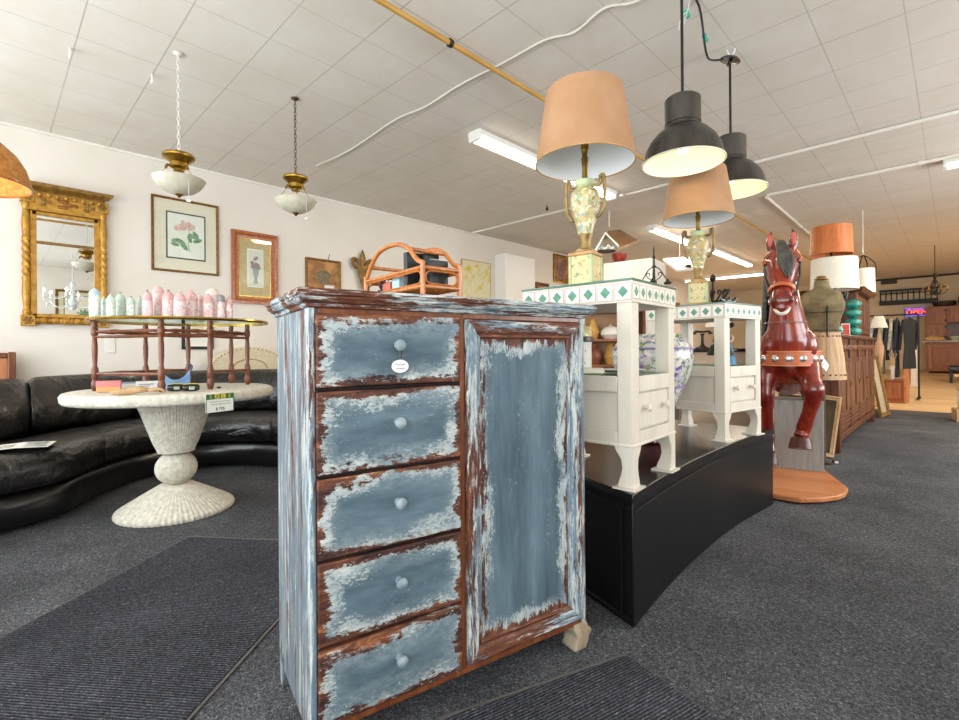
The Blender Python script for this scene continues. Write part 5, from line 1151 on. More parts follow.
# breast collar with studs
rings = []; q = MB()
N = 40; cp = []
for k in range(N+1):
    a = PI*(1.0+k/N); x = .195*math.cos(a); y = .16+.335*math.sin(a); cp.append(Vector((x,y,0)))
for k, p in enumerate(cp):
    d = (p-Vector((0,.16,0))).normalized(); rings.append([p+Vector((0,0,.848)), p+d*.010+Vector((0,0,.845)), p+d*.010+Vector((0,0,.941)), p+Vector((0,0,.938))])
q.loft(rings); col_ = obj('breast_collar', q, M['strap'], t)
for k in (5, 10, 15, 20, 25, 30, 35):
    p = cp[k]; d = (p-Vector((0,.16,0))).normalized(); a = math.atan2(d.y,d.x)
    q = MB(); q.ell((0,0,0),(.008,.024,.024),14,8,M=Matrix.Translation(p+d*.012+Vector((0,0,.893))) @ Matrix.Rotation(a,4,'Z')); obj('stud', q, M['silver'], col_)
for zz in (.846,.940): 
    q = MB(); q.tube([p+(p-Vector((0,.16,0))).normalized()*.011+Vector((0,0,zz)) for p in cp], .004, 6); obj('collar_edge', q, mat('strap_edge','#d98a5a',rough=.4), col_)
q = MB(); q.add([(.205,.15,.90),(.24,.17,.84),(.225,.16,.80),(.19,.14,.85),(.205,.16,.90),(.24,.18,.84),(.225,.17,.80),(.19,.15,.85)], [(0,1,2,3),(7,6,5,4),(0,4,5,1),(1,5,6,2),(2,6,7,3),(3,7,4,0)]); obj('buckle', q, M['silver'], col_)
# stand: grey box and wooden base board
Hi = Matrix.Rotation(-HR,4,'Z')
bx = Hi @ (at(800,475,Z=0)-HO)
obj('stand_box', MB().box(bx.x-.165, bx.x+.150, bx.y, bx.y+.30, .032, .565), M['greybox'], t, bevel=.006)
bp = [(-1.12,3.50),(-.80,3.475),(-.68,3.49),(-.58,3.60),(-.52,3.72),(-.50,3.82),(-.505,3.95),(-.53,4.02),(-.72,4.46),(-.76,4.58),(-.78,4.72),(-1.2,4.72)]
pl = [(Hi @ (Vector((x,y,0))-HO)) for x,y in bp]
obj('base_board', MB().prism([(p.x,p.y) for p in pl], .012, .042), M['baseboard_wood'], t, bevel=.005)
obj('base_runner', MB().box(bx.x-.1, bx.x+.12, bx.y-.28, bx.y+.5, 0, .014), M['black'], t)

# ================================================================== DRESS FORM
d = ray(822, 350); DF = Vector((d.x*4.04, d.y*4.04, 0))
t = thing('dress_form', 'antique linen dress form with wooden slat skirt behind the carousel horse', 'dress form', DF, math.radians(12))
q = MB(); q.lathe([(.001,0),(.065,0),(.065,.015),(.03,.03),(.022,.05),(.020,.8),(.001,.8)], 20); obj('stand_pole', q, M['iron'], t)
zz = lambda v: EYE-(v-346)*4.15/F
q = MB(); secs = [(zz(342),.120,.10,0),(zz(338),.125,.10,0),(zz(328),.118,.09,0),(zz(318),.128,.10,-.01),(zz(308),.155,.125,-.02),(zz(303),.158,.13,-.025),(zz(297),.150,.115,-.02),(zz(293),.135,.095,-.01),(zz(290),.10,.08,0),(zz(288),.060,.062,0),(zz(283),.052,.055,0),(zz(280),.054,.056,0)]
q.loft([ring((0,y,z),X,(0,1,0),rx,ry,28,.9) for z,rx,ry,y in secs])
for s in (-1,1): q.ell((s*.062,-.085,zz(306)),(.06,.05,.055),16,10)
b = obj('torso', q, M['linen'], t, smooth=180)
md = b.modifiers.new('r','REMESH'); md.mode='VOXEL'; md.voxel_size=.008; md.use_smooth_shade=True
md = b.modifiers.new('s','SMOOTH'); md.factor=.5; md.iterations=4
for s in (-1,1):
    q = MB(); q.ell((0,0,0),(.014,.042,.055),16,10,M=Matrix.Translation((s*.157,-.03,zz(298))) @ Matrix.Rotation(s*.25,4,'Y')); obj('arm_plate', q, M['black'], t)
q = MB(); q.lathe([(.03,0),(.05,.004),(.05,.012),(.03,.018),(.034,.03),(.02,.036),(.001,.038)], 20, c=(0,0,zz(280)+.002)); obj('neck_cap', q, M['gold2'], t)
for zc in (zz(312), zz(329)):
    q = MB(); q.torus((0,-.015,zc),.132 if zc < zz(320) else .158,.003,40,5,sy=.84); obj('seam', q, M['black'], t)
obj('front_seam', MB().tube([(.03,-.155,zz(306)),(.03,-.115,zz(320)),(.03,-.105,zz(342))], .006, 6), M['black'], t)
zb, zt = zz(376), zz(331)
for k in range(12):
    a = 2*PI*(k+.5)/12+.16; 
    if abs(math.atan2(math.sin(a+PI/2-.18), math.cos(a+PI/2-.18))) < .16: continue
    q = MB(); h = PI/12*.97
    R = []
    for z, r in ((zt,.125),((zt+zb)/2,.150),(zb,.166)):
        rr = []
        for aa in (-h,-h/3,h/3,h): rr.append((r*math.cos(a+aa), .9*r*math.sin(a+aa), z))
        for aa in (h,h/3,-h/3,-h): rr.append(((r-.012)*math.cos(a+aa), .9*(r-.012)*math.sin(a+aa), z))
        R.append(rr)
    q.loft(R); s_ = obj('skirt_slat', q, M['pale_wood'], t)
    for z, r in ((zt-.03,.130),(zb+.04,.165)):
        for aa in (-.12,.12):
            w = MB(); w.ell((r*math.cos(a+aa), .9*r*math.sin(a+aa), z),(.007,.007,.007),8,6); obj('screw', w, M['coffee'], s_)

# ================================================================== CARVED SIDEBOARD WITH UPPER CABINET
SB = Vector((-1.05, 5.44, 0)); zT = 1.09
t = thing('carved_sideboard', 'long dark carved oak sideboard with upper cabinet, behind the dress form', 'sideboard', SB)
x0, x1, L = -.30, .30, 2.66
obj('side_panel', MB().box(x0+.02,x1-.07,.0+.012,.035,.10,zT-.03), M['oak'], t, bevel=.004)
obj('back_panel', MB().box(x0,x0+.03,.01,L,.1,zT-.03), M['oak'], t)
obj('end_panel', MB().box(x0+.02,x1-.02,L-.03,L,.1,zT-.03), M['oak'], t)
for y in (0, L-.075):
    obj('corner_post', MB().box(x1-.075,x1,y,y+.075,0,zT-.03), M['oak'], t, bevel=.012); obj('corner_post', MB().box(x0,x0+.06,y,y+.06,0,zT-.03), M['oak'], t, bevel=.006)
obj('top', MB().box(x0-.02,x1+.03,-.035,L+.03,zT-.032,zT), M['oak_y'], t, bevel=.008)
obj('front_frame', MB().box(x1-.06,x1-.025,.075,L-.075,.12,zT-.03), M['oak'], t)
obj('bottom_rail', MB().box(x1-.05,x1-.002,.07,L-.07,.10,.16), M['oak'], t, bevel=.004); obj('base_moulding', MB().box(x0+.01,x1-.02,.01,.02,.12,.2), M['oak'], t, bevel=.003)
n = 4; w = (L-.15)/n
for k in range(n):
    y = .075+w*k
    d = obj('door', MB().box(x1-.03,x1-.012,y+.012,y+w-.012,.18,.86), M['oak'], t, bevel=.004)
    obj('stile', MB().box(x1-.03,x1-.001,y+w-.02,y+w+.02,.14,zT-.04), M['oak'], t, bevel=.006)
    for a, b in ((.07,.42),(.58,.93)):
        obj('raised_panel', MB().box(x1-.014,x1-.003,y+w*a,y+w*b,.36,.82), M['oak'], d, bevel=.006)
    for j in range(4): obj('carved_bar', MB().box(x1-.014,x1-.001,y+.04,y+w-.04,.20+j*.038,.222+j*.038), M['oak'], d, bevel=.004)
    q = MB(); q.lathe([(.003,-.03),(.01,-.02),(.007,0),(.012,.012),(.004,.02)], 10, c=(x1+.004,y+w-.05,.60)); obj('drop_handle', q, M['brass'], d)
    for j in range(3):
        q = MB(); q.ell((x1-.008,y+w*(j+.5)/3,.96),(.014,w*.13,.034),12,8); obj('carved_lozenge', q, M['oak'], t)
# upper cabinet
uy0, uy1, ux0, ux1, uz = 1.50, 2.62, -.28, .26, 1.60
obj('upper_side', MB().box(ux0,ux1-.02,uy0,uy0+.03,zT,uz), M['oak'], t, bevel=.004); obj('upper_body', MB().box(ux0,ux1-.03,uy0+.03,uy1,zT,uz), M['oak'], t)
obj('upper_frame', MB().box(ux1-.035,ux1,uy0,uy0+.06,zT,uz), M['oak'], t, bevel=.006); obj('upper_frame', MB().box(ux1-.035,ux1,uy1-.06,uy1,zT,uz), M['oak'], t, bevel=.006)
for k in range(2):
    y = uy0+.06+k*(uy1-uy0-.12)/2; ww = (uy1-uy0-.12)/2
    d = obj('upper_door', MB().box(ux1-.03,ux1-.01,y+.006,y+ww-.006,zT+.04,uz-.04), M['oak'], t, bevel=.004); obj('raised_panel', MB().box(ux1-.014,ux1,y+.07,y+ww-.07,zT+.10,uz-.10), M['oak'], d, bevel=.01)
q = MB(); q.loft([[(ux0-.02,uy0-.03,uz),(ux1+.04,uy0-.03,uz),(ux1+.04,uy1+.03,uz),(ux0-.02,uy1+.03,uz)],[(ux0-.04,uy0-.06,uz+.05),(ux1+.07,uy0-.06,uz+.05),(ux1+.07,uy1+.06,uz+.05),(ux0-.04,uy1+.06,uz+.05)]]); obj('cornice', q, M['oak_y'], t, smooth=0)
def onsb(x, y): return Vector((SB.x+x, SB.y+y, zT+.001))
# teal stacked spheres, turquoise ball, small red card
t = thing('spindle_vase', 'stacked teal ceramic spindle of four flattened balls on the carved sideboard', 'vase', onsb(.245,1.30))
for k in range(4):
    q = MB(); q.ell((0,0,.052+.100*k),(.078,.078,.052),24,12); obj('ball', q, M['teal'], t)
q = MB(); q.lathe([(.05,0),(.02,.01),(.02,.40),(.03,.41),(.001,.42)], 16); obj('core', q, M['teal'], t)
t = thing('turquoise_egg', 'turquoise egg on a small stand left of the red card', 'ornament', onsb(.165,.96))
q = MB(); q.ell((0,0,.062),(.034,.034,.045),16,10); obj('egg', q, mat('turquoise','#3fa9a0','#7ac4bb',rough=.3,sc=20), t); q = MB(); q.lathe([(.025,0),(.012,.01),(.02,.022)],14); obj('stand', q, M['brass'], t)
t = thing('teal_figurine', 'dark teal pointed figurine behind the turquoise egg', 'figurine', onsb(.08,1.05))
q = MB(); q.lathe([(.05,0),(.055,.05),(.04,.12),(.025,.16),(.012,.2),(.001,.23)], 16); obj('body', q, M['teal'], t); q = MB(); q.ell((0,0,.21),(.02,.02,.025),10,6); obj('head', q, M['teal'], t)
t = thing('red_card', 'red picture card with white border leaning before the teal spindle', 'card', onsb(.215,1.02), math.radians(14))
T2_ = Matrix.Rotation(-.15,4,'X'); obj('card', MB().box(-.038,.038,0,.004,0,.135,M=T2_), M['paper'], t, smooth=0); obj('print', MB().box(-.031,.031,-.001,.001,.01,.125,M=T2_), mat('red_print','#b8262a','#d95a4a',rough=.5,sc=30), t, smooth=0)
# three lamps on the sideboard
def drum(label, u, vt, vb, wpx, tt, m, taper=.97, base='urn', rz=0, bz=None):
    d = ray(u, (vt+vb)/2); p = Vector((d.x*tt, d.y*tt, 0)); R = wpx/2*tt/F; z0 = EYE-(vb-344)*tt/F; z1 = EYE-(vt-344)*tt/F; bz = zT+.001 if bz is None else bz
    t = thing('drum_lamp', label, 'table lamp', (p.x,p.y,bz), rz, 'drum shade lamps behind the horse'); z0 -= bz; z1 -= bz
    q = MB(); q.lathe([(R,z0),(R*taper,z1),(R*taper-.004,z1),(R-.004,z0)], 48, cap=False); sh = obj('shade', q, m, t)
    q = MB(); q.lathe([(.004,z1-.03),(.012,z1-.01),(.010,z1+.015),(.001,z1+.02)], 10)
    for k in range(3): q.tube([(0,0,z1-.015),(R*taper*math.cos(k*2.1),R*taper*math.sin(k*2.1),z1-.015)], .003, 5)
    obj('spider', q, M['iron'], sh)
    q = MB(); q.lathe([(.09,0),(.095,.015),(.03,.035),(.05,z0*.35),(.07,z0*.55),(.03,z0*.8),(.014,z0*.88),(.012,z1-.02)], 24); obj('base', q, M['iron'] if base == 'iron' else M['gold2'], t)
    return t
drum('orange wood veneer drum shade lamp, highest of the shades behind the horse', 831, 223, 251, 36, 5.5, M['orange_shade'], .94, 'iron')
drum('wide cream drum shade lamp just under the orange shade', 834, 255, 286, 40, 4.98, M['lshade'], .96)
drum('cream drum shade lamp right of the wide cream one, beside the upper oak cabinet', 864, 265, 289, 18, 6.1, M['lshade'], .96, bz=1.661)
d = ray(838, 300); p = Vector((d.x*5.0, d.y*5.0, 0))
# leaning dark picture by the horse stand
t = thing('leaning_picture', 'dark framed picture leaning at the sideboard end beside the grey box', 'picture', (-1.02,5.14,0), math.radians(9))
TL = Matrix.Rotation(-.58,4,'X'); TL = Matrix.Rotation(-.40,4,'X') @ Matrix.Rotation(.12,4,'Y')
q = MB(); fr = frame_mb(.52,.56,.035,.03); q.add(fr.v, fr.f, TL @ Matrix.Translation((0,-.005,.305))); obj('frame', q, M['pale_wood'], t, smooth=25)
q = MB(); q.box(-.24,.24,-.012,-.004,.045,.565,M=TL); obj('painting', q, mat('dark_painting','#33281a','#4d3f24',rough=.35,sc=4), t, smooth=0)
p = at(836,463,Z=0)
t = thing('tagged_caster', 'small black round caster with white tag on the carpet by the sideboard foot', 'caster', (p.x,p.y,0), .3)
q = MB(); q.lathe([(.015,0),(.026,.004),(.026,.022),(.015,.026)], 18); obj('wheel', q, M['black'], t); obj('tag', MB().box(-.014,.014,-.03,-.027,.004,.022), M['paper'], t)
# ================================================================== BEYOND THE SIDEBOARD
def P3(u, v, t): return at(u, v, t=t)
# frames leaning at the end of the carpet
for k in range(3):
    y = 8.55+.2*k; lab = ['gilt empty frame leaning against the sideboard end, nearest of three','pale wooden frame leaning behind the nearest gilt one','dark wooden frame, farthest of three leaning past the sideboard'][k]
    t = thing('empty_picture_frame', lab, 'picture frame', (-.73-.02*k, y, 0), math.radians(84), 'empty frames leaning past the sideboard')
    q = MB(); fr = frame_mb(.50-.06*k,.85-.08*k,.05,.03); q.add(fr.v, fr.f, Matrix.Rotation(-.16,4,'X') @ Matrix.Translation((.2,0,(.85-.08*k)/2+.008))); obj('frame', q, [M['gold2'],M['pale_wood'],M['coffee']][k], t, smooth=25)
    q = MB(); q.box(.2-.2+.03*k,.2+.2-.03*k,.0,.006,.05,.80-.08*k,M=Matrix.Rotation(-.16,4,'X')); obj('backing', q, mat('frame_back_%d'%k, '#b9a98a','#a8977a',rough=.8), t, smooth=0)
# small cone lamp behind
p = P3(886, 332, 7.6)
t = thing('cone_lamp', 'lamp with pleated cream cone shade beside the clothes rail', 'table lamp', (-.875, 10.1, fz(10.1)))
q = MB(); q.lathe([(.115,1.27),(.06,1.46),(.056,1.46),(.111,1.27)], 32, cap=False); obj('shade', q, M['lshade'], t)
q = MB(); q.lathe([(.10,0),(.10,.02),(.03,.05),(.02,.6),(.05,.75),(.065,.95),(.03,1.1),(.015,1.2),(.012,1.40)], 22); obj('base', q, mat('bisque','#c99f7d','#b48a68',rough=.5), t)
# clothes rail with garments
CX0, CX1, CY0 = -1.27, -.62, 11.3
t = thing('clothes_rail', 'black clothes rail standing on the pale wood floor', 'clothes rail', ((CX0+CX1)/2, CY0, fz(CY0)))
hh = 1.47; Lh = (CX1-CX0)/2+.17
obj('rail', MB().tube([(-Lh,0,hh),(Lh,0,hh)], .014, 10), M['black'], t)
for s in (-1,1):
    obj('upright', MB().tube([(s*Lh,0,.03),(s*Lh,0,hh)], .014, 10), M['black'], t); obj('foot', MB().box(s*Lh-.02,s*Lh+.02,-.25,.25,.012,.03), M['black'], t)
cols = [('#17181c','#26282e','black coat with pale specks'),('#1b1e28','#2d3342','dark navy dress'),('#c9c2ae','#8a8470','cream patterned blouse'),('#22242a','#3a3d44','charcoal jacket'),('#6a6f5c','#9a9c86','olive grey print dress'),('#15161a','#22242a','long black skirt'),('#8a8f96','#b9bdc0','pale grey knit top'),('#2a3024','#3d4636','dark green coat'),('#b08f6a','#c9aa86','tan jacket'),('#1d2218','#2f3728','dark olive coat')]
rel = ['right end of the clothes rail','second from the right end of the rail','third from the right end of the rail','between the cream blouse and the olive dress on the rail','middle of the clothes rail','next after the olive dress on the rail','after the long black skirt on the rail','between grey top and tan jacket on the rail','second from the left end of the rail','left end of the clothes rail']
for k, (a, b, nm) in enumerate(cols):
    x = CX1-.11-(k-1)*(CX1-CX0-.12)/8 if k else CX1+.05; ln = [.95,1.1,.75,.8,1.05,1.15,.7,1.0,.8,.95][k]
    g = thing('hanging_garment', nm+', '+rel[k], 'garment', (x, CY0, fz(CY0)+hh+.0), math.radians(90+rnd.uniform(-3,3) if k else 70), 'garments on the clothes rail')
    q = MB(); R = []
    for z, w, d, f in ((-.055,.05,.03,0),(-.085,.17,.045,0),(-.13,.225,.055,0),(-.35,.19,.06,.1),(-.55,.17,.055,.15),(-ln*.8,.21,.06,.2),(-ln,.23,.065,.25)):
        R.append([((w*(1+.0*f))*math.cos(2*PI*j/28), d*.36*(1+f*1.1*math.sin(j*1.9+k))*math.sin(2*PI*j/28), z) for j in range(28)])
    q.loft(R); obj('bodice', q, mat('cloth_%d'%k, a, b, rough=.9, sc=18), g, smooth=60)
    for s in (-1,1):
        q = MB(); q.tube(crom([(s*.19,0,-.10),(s*.25,0,-.25),(s*.265,.02,-.5),(s*.26,.03,-.62)],5), [.024]*6+[.024]*6+[.022]*4, 10); obj('sleeve', q, mat('cloth_%d'%k, a, b, rough=.9, sc=18), g)
    q = MB(); q.tube([(0,0,-.06),(.002,0,-.03)]+[(.021*math.cos(a_),0,.021*math.sin(a_)) for a_ in [-PI*.35+PI*1.2*j/10 for j in range(11)]], .003, 5); q.tube([(-.17,0,-.10),(0,0,-.055),(.17,0,-.10)], .006, 6); obj('hanger', q, M['chain_d'], g)
# small red cabinet with vase of sticks
p = at(902, 385, Z=.03); cyy = 10.25
t = thing('red_cabinet', 'small red-brown cabinet with brass knob below the hanging clothes', 'cabinet', (-.73, 10.75, fz(10.75)), math.radians(-4))
t.scale = (.85,.85,.9)
obj('body', MB().box(-.15,.15,-.15,.20,.03,.40), wood('red_cabinet','#5f2413','#8a3d22','#a4502f',rough=.35), t, bevel=.006); obj('top', MB().box(-.165,.165,-.165,.215,.40,.42), M['pine'], t, bevel=.005)
d = obj('door', MB().box(-.11,.11,-.158,-.148,.07,.37), M['pine'], t, bevel=.005); q = MB(); q.ell((.0,-.166,.24),(.012,.012,.012),10,6); obj('knob', q, M['brass'], d)
obj('plinth', MB().box(-.16,.16,-.16,.21,0,.035), M['pine'], t); obj('side_board', MB().box(.152,.19,-.15,.2,.0,.62), M['baseboard_wood'], t, bevel=.004)
t = thing('glass_vase', 'tall clear glass vase with pale dried stems on the small red cabinet', 'vase', (-.76,10.75,fz(10.75)+.38))
t.scale = (.55,.55,.55)
q = MB(); q.lathe([(.05,0),(.055,.01),(.04,.15),(.06,.42),(.057,.42),(.037,.15),(.05,.02),(.001,.015)], 20); obj('vase', q, mat('milky_glass','#c9c8bf',rough=.2), t)
for k in range(5):
    q = MB(); q.tube(crom([(0,0,.05),(.02*math.cos(k),.02*math.sin(k),.4),(.10*math.cos(k*1.3),.1*math.sin(k*1.3),.8)],5), .008, 6); obj('stem', q, M['pale_wood'], t)
# white post by the doorway
t = thing('display_post', 'narrow white post standing between the clothes rail and the pine hutch', 'post', (-.60,13.3,fz(13.3)))
obj('post', MB().box(-.05,.05,-.04,.04,0,.92), M['cream'], t, bevel=.004); obj('cap', MB().box(-.06,.06,-.05,.05,.92,.95), M['cream'], t, bevel=.004); obj('foot', MB().box(-.07,.07,-.06,.06,0,.03), M['cream'], t, bevel=.004)
# pine hutch
HYf = 16.5; hp = at(925, 340, Y=HYf); hz0 = fz(HYf+.3)
t = thing('pine_hutch', 'large red pine kitchen hutch with cupboards at the far end', 'hutch', (hp.x, HYf, fz(HYf)-.0))
zc = at(925, 341, Y=HYf).z-fz(HYf); ztop = at(925, 306.5, Y=HYf).z-fz(HYf); Wd = 1.5
obj('lower_body', MB().box(0,Wd,.02,.6,.05,zc-.03), M['pine'], t, bevel=.005)
obj('counter', MB().box(-.07,Wd+.07,-.05,.62,zc-.03,zc), mat('zinc_counter','#b3b0a8',rough=.35,metal=.4), t, bevel=.004)
for k in range(2):
    d = obj('lower_door', MB().box(.05+k*.72,.70+k*.72,.0,.022,.10,zc-.08), M['pine'], t, bevel=.006); obj('raised_panel', MB().box(.13+k*.72,.62+k*.72,-.01,.002,.18,zc-.16), M['pine'], d, bevel=.008)
for x in (0,Wd-.06): obj('leg', MB().box(x,x+.06,.02,.08,-.0,.06), M['pine'], t); obj('leg', MB().box(x,x+.06,.54,.60,.03,.06), M['pine'], t)
obj('upper_left_cupboard', MB().box(.0,.40,.25,.60,zc,ztop), M['pine'], t, bevel=.005); obj('upper_cupboard', MB().box(.40,Wd,.25,.60,zc+(ztop-zc)*.52,ztop), M['pine'], t, bevel=.005); obj('back_board', MB().box(.40,Wd,.56,.60,zc,zc+(ztop-zc)*.53), M['coffee'], t)
for k, (a, b, z0, z1) in enumerate(((.02,.38,zc+.04,zc+(ztop-zc)*.48),(.02,.38,zc+(ztop-zc)*.52,ztop-.04),(.44,.92,zc+(ztop-zc)*.56,ztop-.04),(.96,1.44,zc+(ztop-zc)*.56,ztop-.04))):
    d = obj('upper_door', MB().box(a,b,.232,.252,z0,z1), M['pine'], t, bevel=.006)
    for z in (z0+.06, z1-.06):
        obj('hinge', MB().box(b-.03,b+.01,.226,.234,z-.025,z+.025), M['iron'], d)
def onh(u, v, x, y): return Vector((hp.x+x, HYf+y, fz(HYf)+zc+.001))
t = thing('round_basket', 'round straw bowl upturned on the left of the hutch counter', 'bowl', onh(0,0,.18,-.0)); q = MB(); q.lathe([(.20,0),(.20,.02),(.16,.09),(.07,.13),(.001,.14)], 28); obj('bowl', q, mat('straw','#d9b27c','#c79d66',rough=.8,sc=40,bump=.4), t); q = MB(); q.torus((0,0,.012),.20,.012,28,6); obj('rim', q, M['pale_wood'], t)
t = thing('white_teapot', 'white pot on the hutch counter under the cupboards', 'pot', onh(0,0,.86,.12)); q = MB(); q.lathe([(.08,0),(.15,.06),(.17,.13),(.12,.21),(.05,.23),(.04,.25),(.07,.28),(.05,.30)], 24); obj('body', q, M['cream'], t); q = MB(); q.tube(crom([(.15,0,.10),(.22,0,.16),(.26,0,.22)],4), .02, 8); obj('spout', q, M['cream'], t)
t = thing('small_dish', 'small pale dish on the hutch counter left of the white pot', 'dish', onh(0,0,.54,.10)); q = MB(); q.lathe([(.06,0),(.10,.06),(.11,.10),(.10,.10),(.05,.02),(.001,.02)], 20); obj('dish', q, mat('celadon','#b9c2a4',rough=.4), t); q = MB(); q.torus((0,0,.10),.105,.008,20,6); obj('rim', q, M['cream'], t)
for x, nm, lab, h in ((.35,'wicker_basket','low dark basket on top of the pine hutch, at its left',.13),(.72,'dark_crock','dark brown crock on top of the pine hutch, in the middle',.22),(1.05,'dark_crock','dark lidded crock on top of the pine hutch, at the right edge of the photo',.18)):
    t = thing(nm, lab, 'basket' if 'basket' in nm else 'crock', (hp.x+x, HYf+.42, fz(HYf)+ztop+.001)); w = .22 if 'basket' in nm else .12
    q = MB(); q.lathe([(w*.8,0),(w,h*.4),(w*1.02,h*.9),(w*.9,h)], 22, sy=.7); obj('body', q, M['iron'], t); q = MB(); q.torus((0,0,h),w*.9,.014,22,6,sy=.7); obj('rim', q, M['coffee'], t)
# OPEN neon sign on the back wall
p = at(916.5, 312, Y=BY-.05); w = .50; h = .23
t = thing('open_sign', 'lit red and blue OPEN sign on the back wall left of the hutch', 'sign', (p.x, BY-.005, p.z))
obj('backing', MB().box(-w/2,w/2,-.05,-.0,-h/2,h/2), M['blackgloss'], t, bevel=.01)
q = MB(); q.tube([(-w/2+.02,-.058,-h/2+.02),(w/2-.02,-.058,-h/2+.02),(w/2-.02,-.058,h/2-.02),(-w/2+.02,-.058,h/2-.02)], .010, 6, closed=True); obj('blue_tube', q, emis('blue_neon','#2638ff',1.3), t)
for ox_ in (0, .006): text_mesh('lettering', 'OPEN', .165, emis('red_neon','#ff2e3a',1.5), t, (ox_,-.056,0), (PI/2,0,0), .006)
# black plate rack / crib rail high on the back wall
p0, p1 = at(879, 299, Y=BY-.2), at(938, 292, Y=BY-.2)
t = thing('wall_rack', 'long black wooden rack with pale slots high on the back wall', 'wall rack', ((p0.x+p1.x)/2, BY, (p0.z+p1.z)/2)); w = (p1.x-p0.x)
for z, hh_ in ((.17,.05),(-.16,.12)): obj('rail', MB().box(-w/2,w/2,-.12,0,z-hh_/2,z+hh_/2), M['black'], t, bevel=.006)
obj('back_board', MB().box(-w/2,w/2,-.02,0,-.14,.16), mat('pale_board','#d0c4a8',rough=.8), t)
for k in range(11):
    x = -w/2+.02+(w-.04)*k/10; obj('slat', MB().box(x-.012,x+.012,-.05,-.02,-.15,.16), M['black'], t)
p = at(889, 282, Y=BY); t = thing('air_vent', 'dark louvred air vent high on the back wall', 'vent', (p.x, BY, p.z)); obj('grille', MB().box(-.17,.17,-.02,0,-.06,.06), M['iron'], t, bevel=.004)
for k in range(5): obj('louvre', MB().box(-.16,.16,-.028,-.018,-.048+.022*k,-.038+.022*k), M['zinc'], t)
# iron chandelier at the far right
d = ray(935, 290); p = Vector((d.x*9, d.y*9, 0))
t = thing('iron_chandelier', 'dark iron chandelier hanging before the back wall at the right edge', 'chandelier', (p.x,p.y,CZ))
t.scale = (.75,.75,.85)
obj('chain', MB().tube([(0,0,0),(0,0,-.66)], .008, 6), M['iron'], t)
q = MB(); q.lathe([(.02,-.62),(.06,-.66),(.03,-.72),(.02,-.78),(.015,-1.0),(.04,-1.05),(.01,-1.1)], 14); obj('stem', q, M['iron'], t)
for k in range(6):
    a = k*PI/3; c_, s_ = math.cos(a), math.sin(a)
    q = MB(); q.tube(crom([(.02*c_,.02*s_,-.75),(.08*c_,.08*s_,-.85),(.2*c_,.2*s_,-.92)],4), .008, 6); q.tube(crom([(.02*c_,.02*s_,-1.02),(.12*c_,.12*s_,-1.08),(.22*c_,.22*s_,-1.0)],4), .008, 6); ar = obj('arm', q, M['iron'], t)
    q = MB(); q.lathe([(.03,-1.0),(.035,-.98),(.012,-.97),(.012,-.90),(.001,-.88)], 10, c=(.22*c_,.22*s_,0)); obj('candle', q, M['brass'], ar)
q = MB(); q.torus((0,0,-.92),.205,.008,30,6); obj('ring', q, M['iron'], t)
d = ray(863, 246); p = Vector((d.x*6.7, d.y*6.7, 0))
t = thing('iron_chandelier', 'open iron hoop fixture hanging above the cream shades right of the orange shade', 'chandelier', (p.x,p.y,CZ))
obj('chain', MB().tube([(0,0,0),(0,0,-.62)], .005, 6), M['crystal'], t)
for k in range(4):
    a = k*PI/2+.4; c_, s_ = math.cos(a), math.sin(a); q = MB(); q.tube(crom([(0,0,-.62),(.07*c_,.07*s_,-.66),(.14*c_,.14*s_,-.76),(.145*c_,.145*s_,-.90)],4), .008, 6); obj('arm', q, M['iron'], t)
q = MB(); q.torus((0,0,-.90),.145,.008,28,6); obj('ring', q, M['iron'], t)
# black bench and wooden rack at the right edge
p = at(957, 372, Y=14.0)
t = thing('black_bench', 'low black upholstered bench before the pine hutch at the right edge', 'bench', (p.x+.32, 14.4, fz(14.0)))
obj('seat', MB().box(-.45,.45,-.28,.28,.26,.38), M['blackgloss'], t, bevel=.03)
for sx in (-1,1):
    for sy in (-1,1): obj('leg', MB().box(sx*.41-.025,sx*.41+.025,sy*.24-.025,sy*.24+.025,.0 if sy<0 else .01,.27), M['black'], t)
obj('backrest', MB().box(-.1,.45,.2,.28,.38,.62), M['blackgloss'], t, bevel=.03)
p = at(951, 404, Z=0.02)
t = thing('wooden_crate', 'pale wooden slatted rack leaning at the right edge of the aisle', 'crate', (.05, 8.75, 0), math.radians(8))
for k in range(2):
    obj('side_rail', MB().tube([(-.02+.3*k,-.0,.05),(.10+.3*k,.35,.80)], .022, 4), M['pale_wood'], t)
for k in range(4): obj('slat', MB().box(-.03,.34,-.03+.08*k,.01+.08*k,.06+.17*k,.09+.17*k), M['pale_wood'], t)
obj('tray', MB().box(-.05,.36,-.06,.30,0,.16), M['pale_wood'], t, bevel=.006); obj('prints', MB().box(.0,.30,.0,.2,.12,.45,M=Matrix.Rotation(-.15,4,'X')), M['paper'], t)

# ================================================================== THE BACK LEFT OF THE SHOP
# white box on the wall, white pedestal
pa = at(495,257,X=WX+.15); 
t = thing('white_cupboard', 'tall plain white cupboard against the left wall right of the yellow canvas', 'cupboard', (WX, 6.02, 0), PI/2)
bw = mat('bright_white_laminate','#f5f3ef',rough=.4); obj('carcass', MB().box(0,.78,-.24,-.003,.0,2.58), bw, t, bevel=.004); obj('door', MB().box(.01,.77,-.258,-.24,.08,2.57), bw, t, bevel=.004)
q = MB(); q.ell((.72,-.268,1.1),(.012,.012,.012),10,6); obj('knob', q, M['silver'], t)
p = at(621, 290, t=6.3); zt = at(621, 261.5, t=6.3).z
t = thing('white_pedestal', 'tall white display pedestal behind the near urn lamp plinth', 'pedestal', (p.x, p.y, 0), math.radians(6))
obj('body', MB().box(-.24,.40,-.0,.55,0,zt), M['white'], t, bevel=.004); obj('plinth', MB().box(-.25,.41,-.01,.56,0,.06), M['white'], t, bevel=.003); 
